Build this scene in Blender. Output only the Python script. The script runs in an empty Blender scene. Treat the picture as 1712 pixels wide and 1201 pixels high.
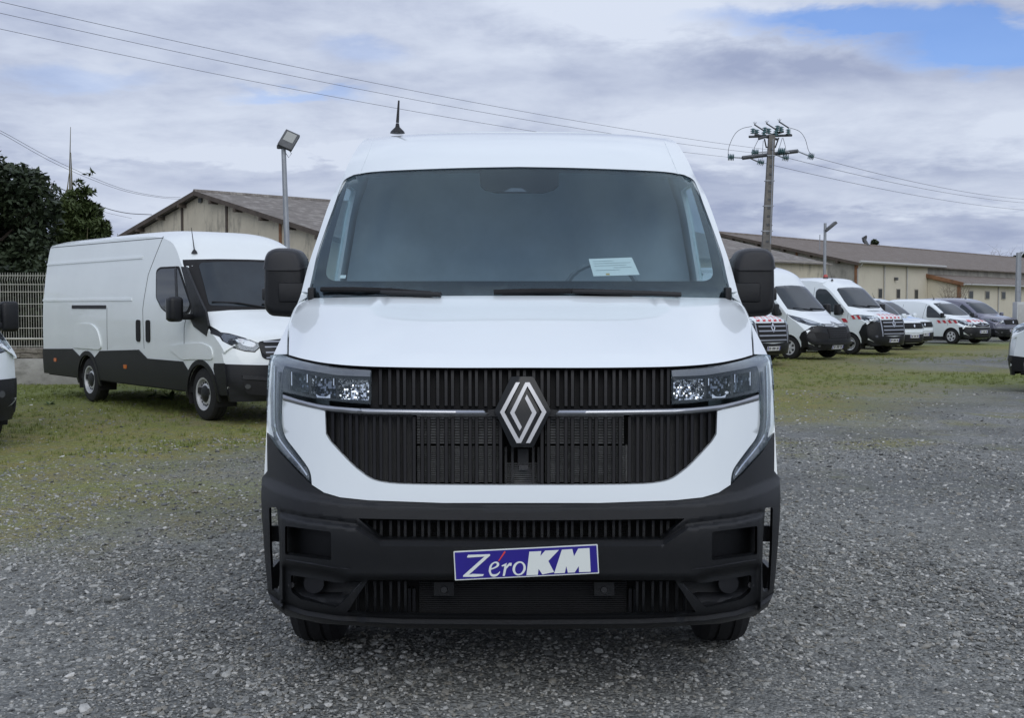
import bpy, bmesh, math, random
import numpy as np
from mathutils import Vector, Matrix
from mathutils.geometry import delaunay_2d_cdt
random.seed(7); RNG = np.random.default_rng(7)
S = bpy.context.scene; COL = S.collection
R = math.radians

# ------------------------------------------------------------ camera, sky, sun, exposure
F, CX, CY, EYE, HOR = 2000.0, 856.0, 600.5, 1.55, 511.0     # focal length in photo pixels, centre, eye height, horizon row
PITCH = math.atan((CY-HOR)/F)
cam_d = bpy.data.cameras.new('camera'); cam = bpy.data.objects.new('camera', cam_d); COL.objects.link(cam)
cam_d.sensor_width = 36.0; cam_d.lens = F/1712*36.0; cam_d.clip_start = .05; cam_d.clip_end = 3000
cam.location = (0, 0, EYE); cam.rotation_euler = (R(90)-PITCH, 0, 0)
S.camera = cam
S.render.resolution_x, S.render.resolution_y = 1024, 719
S.view_settings.view_transform = 'Standard'; S.view_settings.look = 'None'
S.view_settings.gamma = 1; S.view_settings.exposure = -0.12; S.view_settings.use_curve_mapping = False

SUN_EL, SUN_AZ = 39.0, 172.0      # degrees; azimuth clockwise from +Y: behind the camera, a little to the right
def build_world():
    w = bpy.data.worlds.new('World'); S.world = w; w.use_nodes = True
    nt = w.node_tree; N = nt.nodes; L = nt.links; N.clear()
    def nd(t, **k):
        n = N.new(t)
        for a, b in k.items(): setattr(n, a, b)
        return n
    def lk(a, b): L.new(a, b)
    def setin(n, i, v):
        if hasattr(v, 'is_output'): L.new(v, n.inputs[i])
        else: n.inputs[i].default_value = v
    def M(op, a, b=0.0, c=0.0, clamp=False):
        n = nd('ShaderNodeMath', operation=op, use_clamp=clamp)
        setin(n, 0, a); setin(n, 1, b)
        if op in ('MULTIPLY_ADD',): setin(n, 2, c)
        return n.outputs[0]
    def MR(v, a, b, c=0.0, d=1.0):
        n = nd('ShaderNodeMapRange', interpolation_type='SMOOTHSTEP')
        setin(n, 0, v); setin(n, 1, a); setin(n, 2, b); setin(n, 3, c); setin(n, 4, d)
        return n.outputs[0]
    def MIX(f, a, b):
        n = nd('ShaderNodeMix', data_type='RGBA')
        setin(n, 0, f); setin(n, 6, a); setin(n, 7, b)
        return n.outputs[2]
    def RGB(c): 
        n = nd('ShaderNodeRGB'); n.outputs[0].default_value = (*c, 1); return n.outputs[0]
    tc = nd('ShaderNodeTexCoord'); sep = nd('ShaderNodeSeparateXYZ'); lk(tc.outputs['Generated'], sep.inputs[0])
    X, Y, Z = sep.outputs
    sky = nd('ShaderNodeTexSky', sky_type='NISHITA', sun_disc=False, sun_elevation=R(SUN_EL), sun_rotation=R(SUN_AZ))
    sky.air_density = 1.0; sky.dust_density = .6; sky.ozone_density = 1.5
    zz = M('ADD', M('MAXIMUM', Z, 0.0), .16)
    comb = nd('ShaderNodeCombineXYZ'); lk(M('DIVIDE', X, zz), comb.inputs[0]); lk(M('DIVIDE', Y, zz), comb.inputs[1])
    def noise(scale, detail=7, rough=.55, dist=.0, off=(0, 0, 0), sx=1.0, sy=1.0):
        mp = nd('ShaderNodeMapping'); lk(comb.outputs[0], mp.inputs[0]); mp.inputs[1].default_value = off; mp.inputs[3].default_value = (sx, sy, 1)
        n = nd('ShaderNodeTexNoise'); lk(mp.outputs[0], n.inputs['Vector'])
        n.inputs['Scale'].default_value = scale; n.inputs['Detail'].default_value = detail
        n.inputs['Roughness'].default_value = rough; n.inputs['Distortion'].default_value = dist
        return n.outputs[0]
    n1 = noise(.62, 8, .52, .35, (3.1, 1.7, 0))
    n2 = noise(1.7, 7, .58, .3, (8.0, 2.0, 0))
    n3 = noise(4.5, 5, .6, .2, (1.0, 9.0, 0))
    # slope coordinates towards the scene, bent a little so that cloud edges are ragged
    yy = M('MAXIMUM', Y, .05)
    U = M('ADD', M('DIVIDE', X, yy), M('MULTIPLY', M('SUBTRACT', n2, .5), .16))
    V = M('ADD', M('DIVIDE', Z, yy), M('MULTIPLY', M('SUBTRACT', n3, .5), .055))
    fwd = MR(Y, .1, .4)
    def blob(px, py, rx, ry, soft=.6):
        u0, v0 = (px-CX)/F, (HOR-py)/F
        a = M('DIVIDE', M('SUBTRACT', U, u0), rx/F); b = M('DIVIDE', M('SUBTRACT', V, v0), ry/F)
        d = M('SQRT', M('ADD', M('MULTIPLY', a, a), M('MULTIPLY', b, b)))
        return M('MULTIPLY', MR(d, 1.0+soft, 1.0-soft), fwd)
    def add(*v):
        r = v[0]
        for q in v[1:]: r = M('ADD', r, q)
        return r
    shade = add(M('MULTIPLY', n1, .8), M('MULTIPLY', n2, .6), M('MULTIPLY', n3, .42))       # about .9 mean
    shade = MR(shade, .64, 1.14)
    # banks of cloud that the photo shows: brighter and darker ones
    shade = M('ADD', shade, M('MULTIPLY', blob(1180, 25, 330, 45), .40))
    shade = M('ADD', shade, M('MULTIPLY', blob(1500, 220, 420, 60), .55))
    shade = M('ADD', shade, M('MULTIPLY', blob(700, 262, 480, 16), .38))
    shade = M('ADD', shade, M('MULTIPLY', blob(1560, 330, 420, 24), .45))
    shade = M('ADD', shade, M('MULTIPLY', blob(1270, 120, 330, 44, .9), -.34))
    shade = M('ADD', shade, M('MULTIPLY', blob(420, 300, 460, 30), -.22))
    shade = M('ADD', shade, M('MULTIPLY', blob(300, 100, 420, 70), -.06))
    shade = M('MINIMUM', M('MAXIMUM', shade, 0.0), 1.0)
    cloud = MIX(shade, RGB((.37, .43, .61)), RGB((.73, .80, .94)))
    # an overcast sky is brighter overhead than at the horizon
    br = M('ADD', .98, M('MULTIPLY', M('MAXIMUM', Z, 0.0), WORLD_TOP))
    k = nd('ShaderNodeVectorMath', operation='SCALE'); lk(cloud, k.inputs[0]); lk(M('MULTIPLY', br, 10.0), k.inputs[3])
    holes = add(blob(1440, 40, 200, 24), blob(1640, 78, 150, 40), M('MULTIPLY', blob(485, 162, 75, 14), .42),
                M('MULTIPLY', blob(110, 135, 130, 22), .25), M('MULTIPLY', blob(610, 85, 60, 20), .25), M('MULTIPLY', M('MULTIPLY', MR(n1, .36, .27), .6), MR(Z, .10, .22)))
    holes = M('MINIMUM', holes, .92)
    skc = nd('ShaderNodeVectorMath', operation='MULTIPLY'); lk(sky.outputs[0], skc.inputs[0]); skc.inputs[1].default_value = (.84, 1.0, 1.44)
    out = MIX(holes, k.outputs[0], skc.outputs[0])
    bg = nd('ShaderNodeBackground'); lk(out, bg.inputs[0]); bg.inputs[1].default_value = .1
    wo = nd('ShaderNodeOutputWorld'); lk(bg.outputs[0], wo.inputs[0])
WORLD_TOP = 0.24
build_world()
sd = bpy.data.lights.new('sun', 'SUN'); sun = bpy.data.objects.new('sun', sd); COL.objects.link(sun)
sd.energy = 1.25; sd.angle = R(50); sd.color = (1, .985, .95)
sdir = Vector((math.sin(R(SUN_AZ))*math.cos(R(SUN_EL)), math.cos(R(SUN_AZ))*math.cos(R(SUN_EL)), math.sin(R(SUN_EL))))
sun.rotation_euler = sdir.to_track_quat('Z', 'Y').to_euler(); sun.location = (0, 0, 30)

# ------------------------------------------------------------ helpers
def vslope(py): return math.tan(math.atan(-(py-CY)/F)-PITCH)
def at(px, py, Y):
    "world point on the photo's sight line through px, py at distance Y"
    a = math.atan(-(py-CY)/F)-PITCH
    return Vector(((px-CX)/F*Y/math.cos(a)*math.cos(math.atan(-(py-CY)/F)), Y, EYE+Y*math.tan(a)))
def ground_pt(px, py):
    return at(px, py, EYE/-vslope(py))
def thing(name, label, cat, loc=(0, 0, 0), rot=0.0, group=None):
    o = bpy.data.objects.new(name, None); COL.objects.link(o); o.empty_display_size = .2
    o.location = loc; o.rotation_euler = (0, 0, rot); o['label'] = label; o['category'] = cat
    if group: o['group'] = group
    return o
def tag(o, label, cat, group=None):
    o['label'] = label; o['category'] = cat
    if group: o['group'] = group
    return o
def mk(name, verts, faces, mat, parent=None, smooth=True, angle=38):
    me = bpy.data.meshes.new(name)
    me.from_pydata([tuple(map(float, v)) for v in verts], [], faces); me.update()
    if mat: me.materials.append(mat)
    if smooth:
        me.polygons.foreach_set('use_smooth', [True]*len(me.polygons)); me.set_sharp_from_angle(angle=R(angle))
    o = bpy.data.objects.new(name, me); COL.objects.link(o)
    if parent: o.parent = parent
    return o
def share(o, parent=None, loc=None):
    c = o.copy(); COL.objects.link(c)
    if parent: c.parent = parent
    if loc is not None: c.location = loc
    return c
def copy_tree(o, parent=None):
    c = o.copy(); COL.objects.link(c)
    if parent: c.parent = parent
    for ch in list(o.children): copy_tree(ch, c)
    return c
class MB:
    def __init__(s): s.v = []; s.f = []
    def add(s, vs, fs):
        n = len(s.v); s.v += [Vector(v) for v in vs]; s.f += [tuple(i+n for i in f) for f in fs]; return s
    def box(s, x0, x1, y0, y1, z0, z1, M=None):
        vs = [Vector(p) for p in ((x0, y0, z0), (x1, y0, z0), (x1, y1, z0), (x0, y1, z0), (x0, y0, z1), (x1, y0, z1), (x1, y1, z1), (x0, y1, z1))]
        if M: vs = [M @ v for v in vs]
        return s.add(vs, [(3, 2, 1, 0), (4, 5, 6, 7), (0, 1, 5, 4), (1, 2, 6, 5), (2, 3, 7, 6), (3, 0, 4, 7)])
    def tube(s, pts, r, n=6, cap=True):
        pts = [Vector(p) for p in pts]; rs = r if isinstance(r, (list, tuple)) else [r]*len(pts)
        base = len(s.v); up = None
        for i, p in enumerate(pts):
            t = (pts[min(i+1, len(pts)-1)]-pts[max(i-1, 0)]).normalized()
            if up is None:
                up = Vector((0, 0, 1)) if abs(t.z) < .9 else Vector((1, 0, 0))
            a = t.cross(up).normalized(); b = a.cross(t).normalized(); up = b
            for k in range(n):
                q = 2*math.pi*k/n; s.v.append(p+a*(rs[i]*math.cos(q))+b*(rs[i]*math.sin(q)))
        for i in range(len(pts)-1):
            for k in range(n):
                k2 = (k+1) % n
                s.f.append((base+i*n+k, base+i*n+k2, base+(i+1)*n+k2, base+(i+1)*n+k))
        if cap:
            s.f.append(tuple(base+k for k in range(n))[::-1]); e = base+(len(pts)-1)*n
            s.f.append(tuple(e+k for k in range(n)))
        return s
    def lathe(s, prof, n=24, M=None, closed=False, cap0=True):
        "prof: (axial x, radius); turns about the x axis"
        base = len(s.v)
        for (x, r) in prof:
            for k in range(n):
                q = 2*math.pi*k/n; v = Vector((x, r*math.cos(q), r*math.sin(q)))
                s.v.append(M @ v if M else v)
        m = len(prof)
        for i in range(m-1 if not closed else m):
            j = (i+1) % m
            for k in range(n):
                k2 = (k+1) % n
                s.f.append((base+i*n+k, base+i*n+k2, base+j*n+k2, base+j*n+k))
        if not closed:
            if cap0: s.f.append(tuple(base+k for k in range(n)))
            s.f.append(tuple(base+(m-1)*n+k for k in range(n))[::-1])
        return s
    def prism(s, poly, f0, f1):
        "poly of 2D points, f0/f1 map a 2D point to the near and far face"
        n = len(poly)
        tri = list(range(n))
        return s.add([f0(*p) for p in poly]+[f1(*p) for p in poly],
                     [tuple(tri), tuple(reversed([i+n for i in tri]))]+[((i+1) % n, i, i+n, (i+1) % n+n) for i in range(n)])
    def build(s, name, mat, parent=None, smooth=True, bevel=0.0, seg=2, angle=38):
        o = mk(name, s.v, s.f, mat, parent, smooth, angle)
        bm = bmesh.new(); bm.from_mesh(o.data)
        bmesh.ops.recalc_face_normals(bm, faces=bm.faces)
        if bevel:
            es = [e for e in bm.edges if e.is_manifold and e.calc_face_angle(0) > .5]
            bmesh.ops.bevel(bm, geom=es, offset=bevel, segments=seg, profile=.5, affect='EDGES', clamp_overlap=True)
        bm.to_mesh(o.data); bm.free()
        if smooth:
            o.data.polygons.foreach_set('use_smooth', [True]*len(o.data.polygons)); o.data.set_sharp_from_angle(angle=R(angle))
        return o
def cr(pts, n=6):
    "Catmull-Rom through the points"
    P = [np.array(p, float) for p in pts]; P = [2*P[0]-P[1]]+P+[2*P[-1]-P[-2]]; out = []
    for i in range(1, len(P)-2):
        for k in range(n):
            t = k/n; a, b, c, d = P[i-1], P[i], P[i+1], P[i+2]
            out.append(.5*((2*b)+(-a+c)*t+(2*a-5*b+4*c-d)*t*t+(-a+3*b-3*c+d)*t**3))
    out.append(P[-2]); return [tuple(o) for o in out]
def rnd(poly, r, n=4):
    "round the corners of a polygon"
    out = []; m = len(poly)
    for i in range(m):
        p = np.array(poly[i], float); a = np.array(poly[i-1], float); b = np.array(poly[(i+1) % m], float)
        la, lb = np.linalg.norm(a-p), np.linalg.norm(b-p); q = min(r, la*.45, lb*.45)
        s0 = p+(a-p)/la*q; s1 = p+(b-p)/lb*q
        for k in range(n+1):
            t = k/n; out.append(tuple((1-t)**2*s0+2*t*(1-t)*p+t*t*s1))
    return out
def dens(poly, g):
    out = []
    for i, p in enumerate(poly):
        q = poly[(i+1) % len(poly)]; L = math.hypot(q[0]-p[0], q[1]-p[1]); k = max(1, int(math.ceil(L/g)))
        for j in range(k): out.append((p[0]+(q[0]-p[0])*j/k, p[1]+(q[1]-p[1])*j/k))
    return out
def inside(px, py, poly):
    px = np.asarray(px); py = np.asarray(py); r = np.zeros(px.shape, bool); n = len(poly)
    for i in range(n):
        x0, y0 = poly[i]; x1, y1 = poly[(i+1) % n]
        if y0 == y1: continue
        c = ((y0 > py) != (y1 > py)) & (px < (x1-x0)*(py-y0)/(y1-y0)+x0)
        r ^= c
    return r
def patch(name, outline, fn, mat, parent=None, holes=(), grid=.05, thick=.01, tv=(0, 1, 0), smooth=True, angle=38, creases=()):
    "a curved sheet of real thickness: fn maps arrays (u, v) of the outline's plane to x, y, z"
    rings = [dens(list(outline), grid)]+[dens(list(h), grid) for h in holes]
    pts = []; edges = []
    for r in rings:
        b = len(pts); pts += r; edges += [(b+i, b+(i+1) % len(r)) for i in range(len(r))]
    for c in creases:
        b = len(pts); q = [c[0]]
        for p0, p1 in zip(c[:-1], c[1:]):
            k = max(1, int(math.ceil(math.hypot(p1[0]-p0[0], p1[1]-p0[1])/grid))); q += [(p0[0]+(p1[0]-p0[0])*j/k, p0[1]+(p1[1]-p0[1])*j/k) for j in range(1, k+1)]
        qa = np.array(q); ok = inside(qa[:, 0], qa[:, 1], rings[0])
        for h in rings[1:]: ok &= ~inside(qa[:, 0], qa[:, 1], h)
        RA = np.array(sum(rings, [])); ok &= ((qa[:, None, :]-RA[None])**2).sum(2).min(1) > (.3*grid)**2
        ids = []
        for p, o in zip(q, ok): ids.append(len(pts) if o else None); pts += [p] if o else []
        edges += [(i, j) for i, j in zip(ids[:-1], ids[1:]) if i is not None and j is not None]
    A = np.array(rings[0]); lo = A.min(0); hi = A.max(0)
    gx = np.arange(lo[0]+grid*.5, hi[0], grid); gy = np.arange(lo[1]+grid*.5, hi[1], grid)
    if len(gx) and len(gy):
        U, V = np.meshgrid(gx, gy); U = U.ravel(); V = V.ravel()
        m = inside(U, V, rings[0])
        for h in rings[1:]: m &= ~inside(U, V, h)
        U = U[m]; V = V[m]
        B = np.array(pts)
        if len(U):
            keep = np.ones(len(U), bool)
            for c in range(0, len(U), 2000):
                dd = ((U[c:c+2000, None]-B[None, :, 0])**2+(V[c:c+2000, None]-B[None, :, 1])**2).min(1)
                keep[c:c+2000] = dd > (.45*grid)**2
            pts = pts+list(zip(U[keep], V[keep]))
    vs, es, fs, *_ = delaunay_2d_cdt([Vector((float(p[0]), float(p[1]))) for p in pts], edges, [], 0, 1e-7)
    W = np.array([(v.x, v.y) for v in vs]); T = np.array([f for f in fs if len(f) == 3])
    C = W[T].mean(1); m = inside(C[:, 0], C[:, 1], rings[0])
    for h in rings[1:]: m &= ~inside(C[:, 0], C[:, 1], h)
    T = T[m]
    x, y, z = fn(W[:, 0], W[:, 1]); P = np.stack([np.broadcast_to(q, W[:, 0].shape) for q in (x, y, z)], 1)
    tvn = np.array(tv, float)
    nrm = np.cross(P[T[:, 1]]-P[T[:, 0]], P[T[:, 2]]-P[T[:, 0]])
    if (nrm @ tvn).sum() > 0: T = T[:, ::-1]
    n = len(P); V3 = list(map(tuple, P))+list(map(tuple, P+tvn*thick))
    faces = [tuple(int(i) for i in t) for t in T]+[tuple(int(i)+n for i in t[::-1]) for t in T]
    cnt = set()
    for t in T:
        for a, b in ((t[0], t[1]), (t[1], t[2]), (t[2], t[0])): cnt.add((int(a), int(b)))
    for (a, b) in cnt:
        if (b, a) not in cnt: faces.append((b, a, a+n, b+n))
    return mk(name, V3, faces, mat, parent, smooth, angle)
def table(pairs):
    "smooth monotone interpolation as a fast lookup"
    p = np.array(pairs, float); x, y = p[:, 0], p[:, 1]; h = np.diff(x); d = np.diff(y)/h; m = np.zeros(len(x))
    m[0], m[-1] = d[0], d[-1]
    for i in range(1, len(x)-1):
        if d[i-1]*d[i] > 0:
            w1, w2 = 2*h[i]+h[i-1], h[i]+2*h[i-1]; m[i] = (w1+w2)/(w1/d[i-1]+w2/d[i])
    X = np.linspace(x[0], x[-1], 1200); k = np.clip(np.searchsorted(x, X, 'right')-1, 0, len(x)-2); t = (X-x[k])/h[k]
    Y = y[k]*(1+2*t)*(1-t)**2+m[k]*h[k]*t*(1-t)**2+y[k+1]*t*t*(3-2*t)+m[k+1]*h[k]*t*t*(t-1)
    return lambda q: np.interp(q, X, Y)
def sstep(a, b, x): t = np.clip((x-a)/(b-a), 0, 1); return t*t*(3-2*t)
def stroke(path, w):
    "outline of a bent bar with mitred corners; w is a width or a list of widths"
    n = len(path); P = [np.array(p, float) for p in path]; ws = w if isinstance(w, (list, tuple)) else [w]*n; L = []; Rr = []
    for i in range(n):
        d0 = P[i]-P[i-1] if i else P[1]-P[0]; d1 = P[i+1]-P[i] if i < n-1 else P[-1]-P[-2]
        d0 = d0/np.linalg.norm(d0); d1 = d1/np.linalg.norm(d1); n0 = np.array((-d0[1], d0[0])); n1 = np.array((-d1[1], d1[0]))
        m = n0+n1; m = m/np.linalg.norm(m); k = ws[i]/2/max(.35, m @ n0)
        L.append(tuple(P[i]+m*k)); Rr.append(tuple(P[i]-m*k))
    return L+Rr[::-1]

# ------------------------------------------------------------ materials
def mat(name, col, rough=.5, metal=0.0, spec=.5, coat=0.0, var=0.0, vscale=8.0, bump=0.0, bscale=200.0, col2=None, stains=None):
    m = bpy.data.materials.new(name); m.use_nodes = True; nt = m.node_tree; b = nt.nodes['Principled BSDF']; L = nt.links
    b.inputs['Base Color'].default_value = (*col, 1); b.inputs['Roughness'].default_value = rough; b.inputs['Metallic'].default_value = metal
    b.inputs['Specular IOR Level'].default_value = spec; b.inputs['Coat Weight'].default_value = coat; b.inputs['Coat Roughness'].default_value = .03
    tc = nt.nodes.new('ShaderNodeTexCoord')
    if var:
        n = nt.nodes.new('ShaderNodeTexNoise'); L.new(tc.outputs['Object'], n.inputs['Vector']); n.inputs['Scale'].default_value = vscale; n.inputs['Detail'].default_value = 6; n.inputs['Roughness'].default_value = .65
        mr = nt.nodes.new('ShaderNodeMapRange'); L.new(n.outputs[0], mr.inputs[0]); mr.inputs[1].default_value = .3; mr.inputs[2].default_value = .7
        mx = nt.nodes.new('ShaderNodeMix'); mx.data_type = 'RGBA'; L.new(mr.outputs[0], mx.inputs[0])
        c2 = col2 or tuple(c*(1-var) for c in col); c1 = col if col2 else tuple(min(1, c*(1+var)) for c in col)
        mx.inputs[6].default_value = (*c2, 1); mx.inputs[7].default_value = (*c1, 1); last = mx.outputs[2]
        if stains:
            n2 = nt.nodes.new('ShaderNodeTexNoise'); mp = nt.nodes.new('ShaderNodeMapping'); L.new(tc.outputs['Object'], mp.inputs[0]); mp.inputs[3].default_value = stains[1]
            L.new(mp.outputs[0], n2.inputs['Vector']); n2.inputs['Scale'].default_value = 1; n2.inputs['Detail'].default_value = 8; n2.inputs['Roughness'].default_value = .7
            r2 = nt.nodes.new('ShaderNodeMapRange'); L.new(n2.outputs[0], r2.inputs[0]); r2.inputs[1].default_value = stains[2]; r2.inputs[2].default_value = stains[3]; r2.inputs[4].default_value = stains[4]
            m2 = nt.nodes.new('ShaderNodeMix'); m2.data_type = 'RGBA'; L.new(r2.outputs[0], m2.inputs[0]); L.new(last, m2.inputs[6]); m2.inputs[7].default_value = (*stains[0], 1); last = m2.outputs[2]
        L.new(last, b.inputs['Base Color'])
    if bump:
        n = nt.nodes.new('ShaderNodeTexNoise'); L.new(tc.outputs['Object'], n.inputs['Vector']); n.inputs['Scale'].default_value = bscale; n.inputs['Detail'].default_value = 4
        bp = nt.nodes.new('ShaderNodeBump'); bp.inputs['Strength'].default_value = bump; bp.inputs['Distance'].default_value = .01; L.new(n.outputs[0], bp.inputs['Height']); L.new(bp.outputs[0], b.inputs['Normal'])
    return m
def glass_mat(name, tint, refl=1.0, rough=0.0):
    m = bpy.data.materials.new(name); m.use_nodes = True; nt = m.node_tree; nt.nodes.clear(); L = nt.links
    o = nt.nodes.new('ShaderNodeOutputMaterial'); mx = nt.nodes.new('ShaderNodeMixShader'); t = nt.nodes.new('ShaderNodeBsdfTransparent'); g = nt.nodes.new('ShaderNodeBsdfGlossy')
    fr = nt.nodes.new('ShaderNodeFresnel'); fr.inputs[0].default_value = 1.5
    ge = nt.nodes.new('ShaderNodeNewGeometry'); bf = nt.nodes.new('ShaderNodeMix'); bf.data_type = 'FLOAT'
    L.new(ge.outputs['Backfacing'], bf.inputs[0]); bf.inputs[2].default_value = 1.5; bf.inputs[3].default_value = 1/1.5
    k = nt.nodes.new('ShaderNodeMath'); k.operation = 'MULTIPLY'; k.inputs[1].default_value = refl
    L.new(bf.outputs[0], fr.inputs[0]); L.new(fr.outputs[0], k.inputs[0]); L.new(k.outputs[0], mx.inputs[0])
    t.inputs[0].default_value = (*tint, 1); g.inputs[0].default_value = (.86, .99, 1, 1); g.inputs['Roughness'].default_value = rough
    L.new(t.outputs[0], mx.inputs[1]); L.new(g.outputs[0], mx.inputs[2]); L.new(mx.outputs[0], o.inputs[0])
    return m
WHITE = mat('white_paint', (.79, .845, .86), .28, coat=1.0, var=.012, vscale=1.5)
WHITE2 = mat('white_paint_dusty', (.80, .845, .84), .38, coat=.6, var=.03, vscale=1.2)
PLASTIC = mat('black_grained_plastic', (.0055, .0062, .0075), .36, spec=.45, var=.12, vscale=14, bump=.35, bscale=700)
PLASTIC2 = mat('dark_grey_plastic', (.013, .0135, .016), .34, spec=.5, var=.1, vscale=14, bump=.3, bscale=600)
DUSTBLACK = mat('dusty_black_plastic', (.0075, .0082, .0098), .45, spec=.4, var=.3, vscale=5, bump=.2, bscale=300)
GLOSSBLACK = mat('gloss_black', (.008, .009, .010), .2, spec=.35)
MATTBLACK = mat('matt_black', (.008, .008, .009), .8, var=.2, vscale=20)
RUBBER = mat('tyre_rubber', (.011, .011, .012), .75, var=.25, vscale=12, bump=.4, bscale=150)
BADGECHROME = mat('badge_chrome', (.36, .365, .38), .38, 1.0)
BULKHEAD = mat('bulkhead_grey', (.46, .52, .57), .8, var=.15, vscale=2.5)
CHROME = mat('satin_chrome', (.44, .45, .47), .32, 1.0, var=.05, vscale=5)
SILVER = mat('bright_chrome', (.80, .82, .84), .10, 1.0)
ALLOY = mat('silver_wheel_paint', (.60, .61, .63), .38, .35, var=.1, vscale=10)
RADIATOR = mat('radiator_alloy', (.27, .275, .28), .5, .1, var=.3, vscale=30)
FRIT = mat('black_glass_border', (.010, .011, .013), .3, spec=.2)
GLASS = glass_mat('windscreen_glass', (.84, .90, .92), .85)
LENS = glass_mat('lamp_lens', (.95, .96, .97), .55)
DARKGLASS = mat('dark_window_glass', (.020, .028, .034), .03, spec=.6, var=.3, vscale=1.5)
LAMPGREY = mat('lamp_inner_grey', (.13, .135, .15), .2, .5, var=.1, vscale=20)
LAMPLIGHT = mat('lamp_light_guide', (.17, .175, .185), .2, .2, coat=.4, var=.08, vscale=30)
RED = mat('red_reflective_film', (.55, .035, .05), .35, var=.1, vscale=12)
WHITEFILM = mat('white_reflective_film', (.72, .72, .72), .4, var=.05)
PLATEWHITE = mat('plate_white', (.72, .73, .74), .35, var=.04)
PLATEBLUE = mat('plate_blue', (.022, .014, .24), .3, coat=.3, var=.05)
LETTER = mat('plate_letter_white', (.76, .80, .76), .4)
ACCENT = mat('plate_accent_red', (.72, .06, .06), .4)
INTERIOR = mat('cab_interior', (.16, .19, .22), .7, var=.15, vscale=10)
INTERIOR2 = mat('cab_trim_grey', (.17, .195, .22), .7, var=.15, vscale=10)
PAPER = mat('paper', (.80, .84, .80), .8, var=.03, vscale=10)
ORANGE = mat('orange_lamp', (.60, .14, .02), .3, coat=.5)
REDLAMP = mat('red_lamp', (.42, .05, .035), .3, coat=.5)
GREYCAR = mat('grey_metallic_paint', (.165, .165, .215), .3, .3, coat=1.0, var=.04)
STEEL = mat('galvanised_steel', (.36, .38, .40), .5, .6, var=.12, vscale=6)
DARKSTEEL = mat('weathered_steel', (.10, .105, .11), .6, .3, var=.25, vscale=6)
CONCPOLE = mat('pole_concrete', (.17, .16, .145), .9, var=.25, vscale=3, bump=.4, bscale=30)
INSUL = mat('glass_insulator', (.10, .19, .20), .15, coat=.6, var=.1)
SEAMGREY = mat('panel_gap', (.10, .105, .11), .8)
WIRE = mat('cable_grey', (.075, .078, .09), .6)
# ------------------------------------------------------------ the large van in the middle
D0 = 4.45; HX = .0356; UC = 872.0
van = thing('delivery_van', 'large white panel van seen head-on in the middle, with blue lettered front plate', 'van', (HX, D0, 0))
Pz = table([(.28, .11), (.325, .07), (.40, .04), (.55, .02), (.70, .0), (.81, .012), (.88, .022), (1.10, .055), (1.25, .085), (1.316, .115), (1.345, .18), (1.40, .33), (1.47, .53), (1.54, .73), (1.595, .87),
            (1.75, 1.015), (1.95, 1.21), (2.10, 1.36), (2.24, 1.505), (2.30, 1.575), (2.37, 1.69), (2.44, 1.86), (2.48, 2.02), (2.505, 2.20)])
Az = table([(.28, .34), (.8, .37), (1.1, .40), (1.3, .42), (1.5, .37), (1.6, .31), (2.24, .27), (2.4, .25), (2.505, .22)])
Nz = table([(.28, 4.6), (1.25, 4.5), (1.45, 3.6), (1.6, 2.8), (2.24, 3.0), (2.505, 3.2)])
Wz = table([(.28, .99), (.34, 1.035), (.5, 1.055), (.76, 1.06), (.86, 1.045), (1.3, 1.042), (1.6, 1.03), (1.9, .985), (2.13, .94), (2.21, .908), (2.3, .886), (2.363, .870), (2.444, .850), (2.48, .83), (2.495, .80), (2.505, .76)])
def G(x, z): return Pz(z)+Az(z)*(np.abs(x)/Wz(z))**Nz(z)
def vs_np(py): return np.tan(np.arctan(-(np.asarray(py, float)-CY)/F)-PITCH)
def hit(px, py, off=0.0):
    "van coordinates where the sight line through a photo pixel meets the van's front surface (moved back by off)"
    px = np.asarray(px, float); py = np.asarray(py, float); s = vs_np(py); y = np.full(px.shape, .3)
    for _ in range(40):
        D = D0+y; x = (px-UC)/F*D; z = EYE+D*s; y = .35*y+.65*np.clip(G(x, np.clip(z, .28, 2.505))+off, -.3, 3)
    D = D0+y
    return (px-UC)/F*D, y, EYE+D*s
def PXF(off=0.0):
    if callable(off): return lambda u, v: hit(u, v, off(u, v))
    return lambda u, v: hit(u, v, off)
def XZF(off=0.0): return lambda x, z: (x, G(x, np.clip(z, .28, 2.505))+off, z)
def xz(pts, off=0.0):
    q = np.array(pts, float); x, y, z = hit(q[:, 0], q[:, 1], off); return list(zip(x, z))
def sym(half, c=UC): return list(half)+[(2*c-x, y) for (x, y) in reversed(half) if abs(x-c) > 1e-6]
def mir(poly, c=UC): return [(2*c-x, y) for (x, y) in poly]
def symx(half): return list(half)+[(-x, z) for (x, z) in reversed(half) if abs(x) > 1e-6]

# seam curve between white fascia and black bumper, photo pixels (left half)
SEAM = [(519, 812), (540, 824), (567, 832), (614, 837), (740, 841.5), (872, 842.5)]
# ---- bonnet
cowl = [(519, 498), (600, 497), (738, 495), (872, 494.5)]
hood_left = cr([(484, 593.5), (485.5, 565), (489, 540), (497, 519), (506, 508), (521, 499)], 5)
hood_low = cr([(484, 593.5), (509, 600.5), (551, 608), (619, 613), (740, 615), (872, 615)], 6)
half = hood_low[::-1]+hood_left[1:]+cr([(521, 499), (600, 497.2), (738, 495), (872, 494.5)], 5)[1:]
hz = xz(half); hood = patch('bonnet', symx(hz), XZF(), WHITE, van, grid=.035, thick=.025, tv=(0, 1, -.03), angle=50)
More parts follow.
